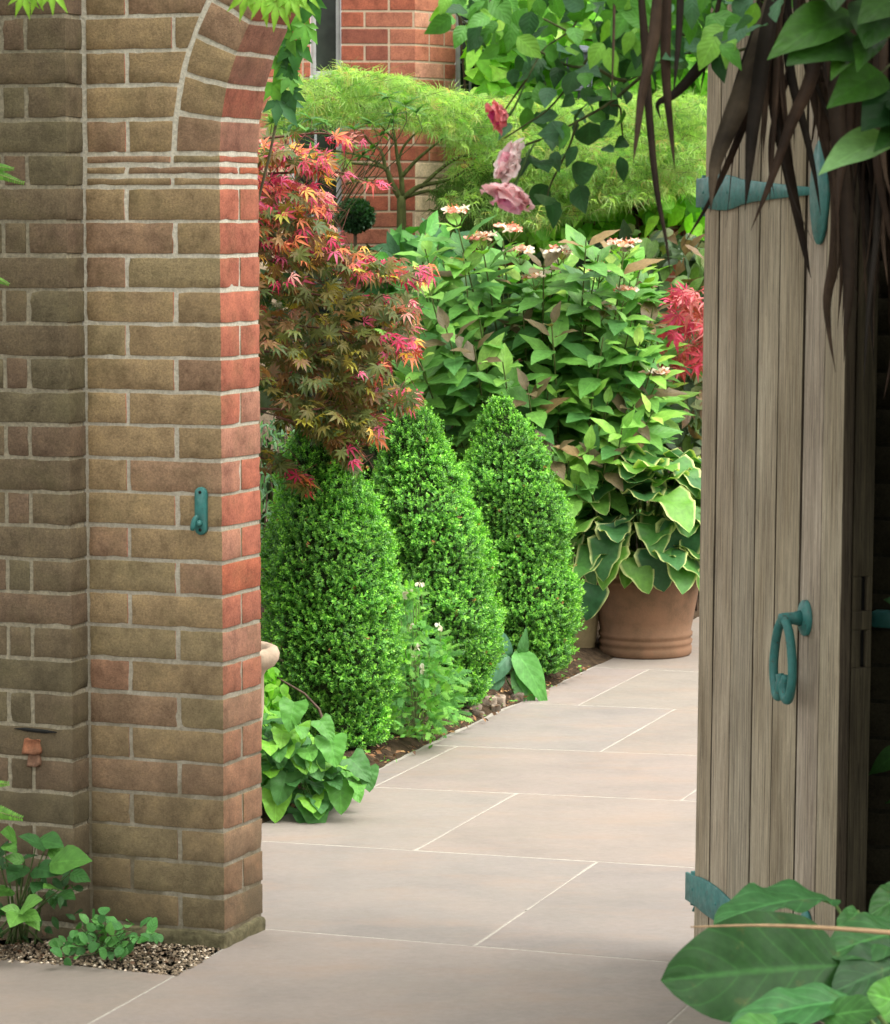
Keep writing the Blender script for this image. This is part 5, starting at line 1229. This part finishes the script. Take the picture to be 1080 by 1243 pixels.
# ================================================================== dead cordyline skirt at the top right
t = root('cordyline', A_([1.02, 6.05, 0]), 'cabbage palm skirt of dead dark brown strap leaves hanging in front of the door', 'tree')
def blade(g, pts, w, Y, col, tw=0.0, taper=1.6, n=26, fold=.35):
    pp = smooth_path([P(x, y, Y + dy) for x, y, dy in [(q + (0,))[:3] if len(q) == 2 else q for q in pts]], n); d = norm(np.gradient(pp, axis=0)); wd = w / F * Y / 2 * 1.25
    V = []; Q = []
    for i in range(n):
        u = i / (n - 1); a = tw * u * .7 + .3 * sin(3 * u + w); side = norm(np.cross(d[i], A_([sin(a), -cos(a), 0]))); nn = np.cross(side, d[i]); ww = wd * min(1, .6 + u * 2) * max(.02, 1 - u ** (taper * 1.25)) 
        V += [pp[i] - side * ww + nn * ww * fold, pp[i], pp[i] + side * ww + nn * ww * fold, pp[i] - nn * .0009]
    for i in range(n - 1):
        for k, l in ((0, 1), (1, 2), (2, 3), (3, 0)): Q.append((i * 4 + k, i * 4 + l, (i + 1) * 4 + l, (i + 1) * 4 + k))
    L = np.zeros((len(V), 3)); L[:, 0] = 9
    cc = np.tile(A_([1.5, .75, .95, .6])[:, None], (n, 1)) * A_(col) * (1 + .35 * snoise(A_(V), 22) + .25 * snoise(A_(V), 70))[:, None]; g.add(V, Q, None, cc, L)
DB = [(.034, .022, .014), (.050, .030, .019), (.024, .018, .013), (.085, .055, .036)]
g = Geo()
for i, (pts, w, tw) in enumerate((
    ([(950, -40), (922, 60), (890, 140), (868, 200), (862, 258)], 27, .3), ([(945, -40), (915, 80), (905, 140), (868, 230), (826, 303)], 13, .6), ([(945, -30), (928, 60), (914, 150), (908, 210), (904, 256)], 17, .2),
    ([(940, 20), (930, 100), (928, 150), (927, 182)], 8, 0), ([(945, -30), (936, 60), (942, 140), (958, 220), (975, 300), (984, 338)], 19, .3), ([(1000, 0), (985, 90), (960, 150), (935, 220), (911, 280)], 15, .5),
    ([(950, 0), (960, 90), (975, 150), (988, 210), (996, 262)], 10, .2), ([(965, -20), (985, 90), (1000, 160), (1014, 230), (1012, 310), (1003, 360), (1005, 400), (1014, 452)], 20, .8), ([(1020, -20), (1015, 120), (1025, 240), (1030, 340), (1026, 400), (1024, 440)], 17, .4),
    ([(975, -20), (958, 80), (938, 150), (934, 200), (940, 240)], 7, .2), ([(925, -30), (878, 40), (845, 85), (818, 114), (798, 126), (802, 146)], 14, .9), ([(800, -40), (792, 50), (779, 110), (773, 160), (768, 200)], 13, .3),
    ([(775, -40), (783, 60), (788, 140), (797, 230), (808, 290), (814, 338)], 9, .2), ([(812, -40), (808, 50), (809, 110), (815, 170), (819, 208)], 11, .2), ([(826, -30), (823, 50), (817, 118)], 8, .2),
    ([(746, -20), (744, 70), (741, 132)], 3, 0), ([(880, -30), (860, 60), (848, 120)], 5, .2), ([(985, -40), (1000, 60), (1004, 110)], 16, .2), ([(935, 60), (948, 180), (962, 240), (990, 300)], 3, 0),
    ([(1000, 100), (1003, 160), (1022, 250), (1031, 300)], 12, .2))):
    blade(g, pts, w, 6.0 + .05 * sin(i * 2.1) - (.2 if pts[0][0] < 840 else 0), DB[i % 4] if i != 0 else (.11, .085, .058), tw)
for i in range(15):
    x = rng.uniform(890, 1010); x1 = x + rng.normal(10, 26); y1 = rng.uniform(110, 290); blade(g, [(x * .5 + 475, -60), ((x + 945) / 2, 20), ((x + x1) / 2, y1 * .6), (x1, y1)], rng.uniform(4, 12), 6.0 + rng.uniform(-.06, .1), DB[rng.integers(4)], rng.normal(0, .5), 1.4, 18)
for i in range(105):
    x = 1010 + rng.uniform(0, 1) ** .8 * 150; x1 = x + rng.normal(4, 16); y1 = rng.uniform(120, 450) if x < 1040 else rng.uniform(200, 520); Y = 6.05 + rng.uniform(-.15, .25)
    if x1 < 1030: y1 = min(y1, 400); x1 = max(x1, 1016)
    blade(g, [(x + rng.normal(0, 12), -60, 0), (x, y1 * .45, rng.uniform(-.05, .05)), ((x + x1) / 2 + rng.normal(0, 5), y1 * .8, 0), (x1, y1, 0)], rng.uniform(3, 15), Y, DB[rng.integers(4)], rng.normal(0, .8), 1.4, 14)
g.build('dead_leaves', 'dead', t)
g = Geo(); tube(g, smooth_path([A_([1.02, 6.05, 0]), A_([1.0, 6.1, 1.2]), A_([.98, 6.1, 2.6])], 14), np.linspace(.075, .06, 14), (.11, .085, .06), 14); g.build('trunk', 'bark', t)
g = Geo()
for i in range(46):
    a = rng.uniform(0, 6.28); el = rng.uniform(.1, 1.3); o = A_([.97, 6.1, 2.55]); d = A_([cos(a) * cos(el), sin(a) * cos(el), sin(el)]); L = rng.uniform(.45, .7)
    pp = smooth_path([o, o + d * L * .5, o + d * L + A_([0, 0, -.12 * L])], 10); dd = norm(np.gradient(pp, axis=0)); V = []; Q = []
    for j in range(10): u = j / 9; s = norm(np.cross(dd[j], A_([0, 0, 1.0]))); w = .018 * min(1, .4 + 2 * u) * (1 - u ** 2.5 * .95); V += [pp[j] - s * w + A_([0, 0, w * .4]), pp[j], pp[j] + s * w + A_([0, 0, w * .4])]
    for j in range(9): Q += [(j * 3, j * 3 + 1, j * 3 + 4, j * 3 + 3), (j * 3 + 1, j * 3 + 2, j * 3 + 5, j * 3 + 4)]
    g.add(V, Q, None, (.07, .16, .05))
g.build('crown', 'fine_leaf', t)

# ================================================================== ROSE climber
t = root('climbing_rose', A_([1.35, 5.9, 0]), 'climbing rose with dark glossy leaves and three drooping pink blooms in the arch', 'rose')
g = Geo(); gt = Geo(); RL = [grid_leaf(lambda v: ovate(v, w), 8, 2, .25, .3, .05, 3, 0, 1, .05, 90 + i) for i, w in enumerate((.34, .30, .37))]
YR = 6.3
def rp(x, y, d=0): return P(x, y, YR + d)
canes = [[(1090, -20), (1000, 10), (905, 60), (835, 62), (790, 85), (762, 98)], [(860, 60), (810, 70), (770, 100), (740, 125), (700, 148), (680, 158), (655, 170)], [(990, 20), (880, 45), (800, 40), (720, 50), (650, 20), (590, 20)],
         [(700, 148), (692, 175), (680, 200), (668, 225), (662, 250)], [(760, 98), (745, 95), (720, 82), (690, 80), (650, 60), (625, 50)], [(730, 45), (700, 90), (668, 130), (640, 150), (612, 168)], [(740, 128), (752, 130), (754, 150), (757, 175)],
         [(690, -30), (700, 20), (688, 40), (660, 60), (640, 95)], [(600, -30), (590, 20), (570, 30), (552, 15)], [(800, 40), (760, 20), (730, -20)], [(655, 170), (635, 178), (620, 195)], [(640, 95), (622, 120), (610, 138)]]
for c in canes:
    r0 = .0042 if len(c) > 5 else .0026; tube(gt, smooth_path([rp(x, y, .03 * sin(x)) for x, y in c], 22), np.linspace(r0, .0015, 22), (.075, .085, .035), 7)
tube(gt, smooth_path([A_([1.35, 5.9, 0]), A_([1.3, 5.95, 1.4]), A_([1.1, 6.2, 2.25]), rp(1090, -20)], 16), np.linspace(.018, .006, 16), (.09, .07, .045), 8)
dark = (.03, .10, .03); mid = (.09, .27, .04); lite = (.20, .44, .055); blue = (.08, .19, .10)
ex = [((700, 85), (742, 98), blue, 1), ((735, 118), (702, 135), dark, 1.1), ((672, 112), (705, 105), lite, .8), ((690, 160), (637, 165), blue, 1), ((715, 148), (714, 185), dark, 1.5), ((735, 145), (712, 140), mid, 1), ((695, 215), (730, 200), dark, 1), ((702, 225), (712, 265), dark, 1), ((752, 190), (757, 222), dark, .8), ((745, 185), (715, 178), blue, .5),
      ((678, 140), (640, 150), blue, .8), ((640, 130), (634, 160), mid, 1), ((620, 150), (590, 190), blue, .5), ((665, 225), (640, 250), dark, 1), ((668, 240), (672, 290), dark, .8), ((660, 250), (662, 225), blue, 1), ((650, 205), (640, 180), dark, 1), ((760, 170), (745, 180), dark, .8), ((640, 95), (618, 108), dark, .9), ((625, 35), (640, 10), mid, 1.3), ((600, 62), (592, 85), mid, 1.1),
      ((610, 45), (608, 78), mid, 1.2), ((640, 75), (622, 60), mid, 1), ((660, 25), (636, 42), mid, 1.1), ((752, 12), (706, 38), lite, .7), ((800, 8), (738, 6), lite, .8), ((790, 18), (756, 32), lite, .7), ((690, 65), (676, 62), blue, 1), ((700, 62), (668, 78), lite, .8), ((655, 90), (658, 108), dark, 1), ((665, 85), (682, 95), dark, 1), ((675, 82), (700, 82), dark, 1),
      ((785, 30), (770, 58), mid, 1), ((830, 20), (800, 30), mid, 1), ((850, 30), (868, 20), blue, 1.4), ((560, -5), (545, 20), mid, 1.2), ((575, 10), (560, 35), mid, 1.2), ((590, 0), (578, 35), mid, 1), ((810, 45), (775, 66), mid, .7), ((740, 60), (752, 40), mid, .9), ((870, 0), (905, 10), blue, 1), ((640, 190), (632, 215), dark, 1), ((655, 195), (672, 220), dark, 1),
      ((545, -5), (538, 10), lite, 1), ((720, 30), (735, 10), mid, 1.2)]
for (x0, y0), (x1, y1), c, w in ex:
    a, b = rp(x0, y0, rng.uniform(-.08, .05)), rp(x1, y1, rng.uniform(-.12, .08)); L = min(.062, max(np.linalg.norm(b - a), .042))
    place(g, RL[rng.integers(3)], a, b, (rng.normal(0, .3), -.8, .5 + rng.normal(0, .2)), .3, A_(c) * rng.uniform(.85, 1.15), min(1.35, w * 1.1), L / np.linalg.norm(b - a))
pos, px = sample_poly([(540, -20), (900, -20), (870, 50), (800, 60), (720, 75), (690, 60), (620, 70), (575, 45), (545, 30)], 170, 6.1, 6.55)
leafcloud(g, RL, pos, (.035, .062), A_([-.2, -.3, -.6]), A_([0, -.7, .6]), mixcol(len(pos), [mid, lite, dark, (.08, .24, .04)], [.4, .2, .2, .2]), .5, .7)
pos, px = sample_poly([(700, -20), (975, -20), (930, 35), (880, 75), (800, 80), (720, 55)], 105, 5.75, 6.35)
leafcloud(g, RL, pos, (.04, .066), A_([-.4, -.3, -.5]), A_([0, -.7, .6]), mixcol(len(pos), [mid, lite, dark, blue], [.4, .2, .25, .15]), .5, .7)
pos, px = sample_poly([(620, 60), (760, 60), (760, 130), (700, 200), (650, 170), (620, 120)], 46, 6.2, 6.5)
leafcloud(g, RL, pos, (.035, .055), A_([-.2, -.3, -.6]), A_([0, -.7, .6]), mixcol(len(pos), [mid, dark, blue], [.35, .4, .25]), .5, .7)
g.build('leaves', 'rose_leaf', t); gt.build('canes', 'bark', t)
pw = lambda v: max(.05, .56 * sin(pi * min(1, .12 + v * .74)) ** .7)
RP = [grid_leaf(pw, 10, 4, -.05, -.40, .16, 1.2, 0, 1, -.5, 60 + s) for s in range(3)]
RQ = [grid_leaf(pw, 10, 4, -.05, .45, .22, 1.7, 0, 1, -.35, 66 + s) for s in range(3)]
def rose(c, axis, r, cols, openn, label):
    fl = Geo(); axis = norm(A_(axis, float)); ref = norm(np.cross(axis, A_([.3, 1, .2]))); ref2 = np.cross(axis, ref)
    for ring_, (n, tilt, s, back) in enumerate(((5, .12, .66, .28), (6, .28, .82, .16), (7, .50 * openn, .98, .04), (8, .80 * openn, 1.05, 0), (7, 1.15 * openn, 1.1, 0))):
        for k in range(n):
            a = 2 * pi * k / n + ring_ * .7 + rng.normal(0, .15); o = ref * cos(a) + ref2 * sin(a); tl = tilt + rng.normal(0, .16)
            ax = norm(axis * cos(tl) + o * sin(tl)); p = c + o * r * (.06 + .08 * ring_) - axis * r * .6
            scatter(fl, (RP if ring_ < 2 + (openn < .5) else RQ)[rng.integers(3)], p, ax, -o * cos(tl) + axis * sin(tl), r * 1.3 * s * rng.uniform(.8, 1.15), A_(cols[min(ring_, len(cols) - 1)]) * rng.uniform(.9, 1.1), width=1.0)
    for k in range(5): a = 2 * pi * k / 5; o = ref * cos(a) + ref2 * sin(a); scatter(fl, LA, c - axis * r * .55, norm(o + axis * .1), -axis, r * .9, (.07, .17, .05), width=1.6)
    tube(fl, smooth_path([c - axis * r * .5, c - axis * r * 1.1, c - axis * r * 1.3 + A_([.02, 0, .05])], 6), [.008, .005, .003, .0025, .002, .002], (.09, .17, .05), 6)
    o = fl.build('rose_bloom', 'petal', t); o['label'] = label
rose(rp(606, 141, -.05), (-1, -.25, -.3), .023, [(.68, .015, .20), (.74, .04, .28), (.80, .10, .34), (.88, .28, .30)], .35, 'small crimson pink bud, highest of the three blooms')
rose(rp(616, 196, -.06), (-.9, -.25, .45), .027, [(.78, .34, .46), (.86, .52, .60), (.90, .70, .72), (.92, .80, .78)], .75, 'pale blush open bloom in the middle')
rose(rp(618, 238, -.08), (-.45, -.25, -.9), .034, [(.74, .16, .38), (.84, .34, .54), (.90, .50, .64), (.90, .62, .64)], .6, 'large mauve pink bloom hanging lowest')

# ================================================================== leaves of a tree hanging in at the top right and top left
t = root('overhanging_shrub', A_([1.25, 5.3, 0]), 'shrub with pointed dark green leaves hanging in at the top right corner', 'shrub')
g = Geo(); gt = Geo(); dg = (.045, .15, .02); 
SL = [grid_leaf(lambda v: ovate(v, .25), 12, 3, .25, .25, .03, 2, 0, 1, .05, 80 + s) for s in range(3)]
for (x0, y0), (x1, y1), w, c in (((1036, 16), (931, 73), 1.0, (.09, .27, .03)), ((1045, 48), (954, 80), 1.5, dg), ((1050, 58), (1008, 98), .8, (.09, .25, .03)), ((1070, 88), (1003, 132), 1.0, (.07, .22, .025)), ((1105, -15), (1040, 30), 1.2, (.06, .18, .02)), ((1090, 168), (993, 213), .9, (.42, .80, .30)), ((1110, 115), (1045, 160), 1.5, (.02, .08, .02)),
    ((1010, -20), (1013, 14), 1.2, dg), ((1065, 45), (1040, 88), .8, (.08, .24, .03)), ((1110, 160), (1060, 185), .9, (.05, .16, .03)), ((1080, 5), (1050, 60), 1.6, dg), ((1110, 180), (1075, 130), 1.6, (.02, .08, .02)), ((960, -25), (905, -2), 1.3, dg)):
    a, b = P(x0, y0, 5.35), P(x1, y1, 5.2); place(g, SL[rng.integers(3)], a, b, (rng.normal(0, .15), -.75, .65), .25, A_(c) * .45, w * .8); tube(gt, smooth_path([a, a + A_([.03, .02, .02]), P(1130, min(y0, 120), 5.4)], 6), .002, (.1, .12, .05), 5)
tube(gt, smooth_path([A_([1.25, 5.3, 0]), A_([1.22, 5.35, 1.2]), P(1150, 100, 5.4), P(1120, -60, 5.4)], 12), np.linspace(.02, .005, 12), (.09, .07, .04), 8)
n = 1500; pos = np.stack([rng.uniform(.75, 2.3, n), rng.uniform(4.2, 6.6, n), rng.uniform(2.45, 3.2, n)], 1)  # leaves above the view, added to dim the right side
leafcloud(g, SL, pos, (.12, .2), A_([0, 0, -.4]), A_([0, -.1, 1]), mixcol(n, [(.04, .12, .025)]), .4, .8)
n = 2600; pos = np.stack([rng.uniform(.98, 1.75, n), rng.uniform(5.5, 6.95, n), rng.uniform(.1, 2.5, n)], 1)  # leaf mass out of view, added to shade the door edge and wall
pos = pos[(pos[:, 0] > .905 + .03 * (pos[:, 1] - 5.5)) & (pos[:, 0] / pos[:, 1] > .1425)]
leafcloud(g, SL, pos, (.09, .15), A_([-.3, -.3, -.6]), A_([-.3, -.6, .6]), mixcol(len(pos), [(.025, .08, .02), (.04, .12, .025)]), .5, .6)
g.build('leaves', 'rose_leaf', t); gt.build('branches', 'bark', t)
t = root('overhanging_maple', A_([-1.45, 6.3, 0]), 'bright lime maple leaves hanging in at the top left edge in front of the arch', 'tree')
g = Geo(); gt = Geo()
LB = [palmate(7, .14, 3.6, seed=i + 3, droop=.35) for i in range(3)]
for x, y, s, tx, ty in ((318, -6, .062, .2, -1), (335, 2, .06, .5, -.8), (352, -4, .055, .9, -.5), (300, -8, .055, -.3, -1), (345, -10, .05, .3, -1), (28, -8, .05, .3, -1), (45, -10, .045, -.3, -1), (62, -12, .05, .7, -.8), (365, -12, .05, .8, -.6)):
    scatter(g, LB[rng.integers(3)], P(x, y, 6.4), norm(A_([tx, -.2, ty])), norm(A_([.1, -1, .4])), s, (.24, .50, .05))
    tube(gt, smooth_path([P(x, y, 6.4), P(x - 8, y - 25, 6.42), P(x - 30, -70, 6.45)], 6), .0012, (.15, .15, .05), 4)
tube(gt, smooth_path([A_([-1.45, 6.3, 0]), A_([-1.42, 6.35, 1.6]), P(-120, -140, 6.4), P(60, -90, 6.42), P(240, -85, 6.45), P(360, -60, 6.45)], 24), np.linspace(.03, .003, 24), (.10, .08, .05), 8)
tube(gt, smooth_path([P(60, -90, 6.42), P(100, -60, 6.42), P(60, -30, 6.4)], 8), .003, (.10, .08, .05), 6)
for (xa, xb), k in (((-2.4, -.55), 900),):  # unseen leaves overhead, added to dim the wall on the left
    pos = np.stack([rng.uniform(xa, xb, k), rng.uniform(4.2, 7.2, k), rng.uniform(2.75, 3.6, k)], 1)
    leafcloud(g, LB, pos, (.12, .18), A_([0, 0, -.4]), A_([0, -.1, 1]), mixcol(k, [(.12, .28, .04)]), .4, .8)
g.build('leaves', 'acer_leaf', t); gt.build('branches', 'bark', t)
t = root('ivy', W(A_([-.2, DEP + .03, 0]))[0], 'green ivy trailing down behind the arch against the sky side of the reveal', 'ivy'); t['label'] = 'green lobed vine leaves trailing down behind the curve of the brick arch'
g = Geo(); gt = Geo(); IV = [palmate(5, .22, 2.9, seed=i + 60, droop=.2) for i in range(3)]
for x, y, s in [(lambda u: (400 - 62 * u ** .7 + rng.normal(0, 7), -60 + 190 * u, rng.uniform(.05, .085)))(u) for u in np.linspace(0, 1, 20)] or ((372, 22, .075), (360, 50, .085), (348, 80, .075), (378, 40, .06), (365, 10, .08), (352, 62, .07), (385, -8, .08), (342, 98, .06), (358, 28, .07), (395, -30, .08), (340, 120, .05)):
    scatter(g, IV[rng.integers(3)], P(x, y - 10, 8.15), norm(A_([rng.normal(0, .3), -.15, -1])), norm(A_([rng.normal(.3, .3), -1, .2])), s, mixcol(1, [(.05, .20, .04), (.12, .36, .05), (.04, .15, .05)])[0])
tube(gt, smooth_path([P(335, 150, 8.17), P(345, 90, 8.17), P(368, 20, 8.17), P(410, -60, 8.17), P(420, -140, 8.2)], 14), .003, (.1, .09, .05), 6)
tube(gt, smooth_path([P(335, 150, 8.17), P(322, 400, 8.17) - A_([.06, 0, 0]), P(318, 900, 8.2) * A_([1, 1, 0]) - A_([.1, 0, 0])], 12), .004, (.1, .09, .05), 6)
g.build('leaves', 'acer_leaf', t); gt.build('stems', 'bark', t)
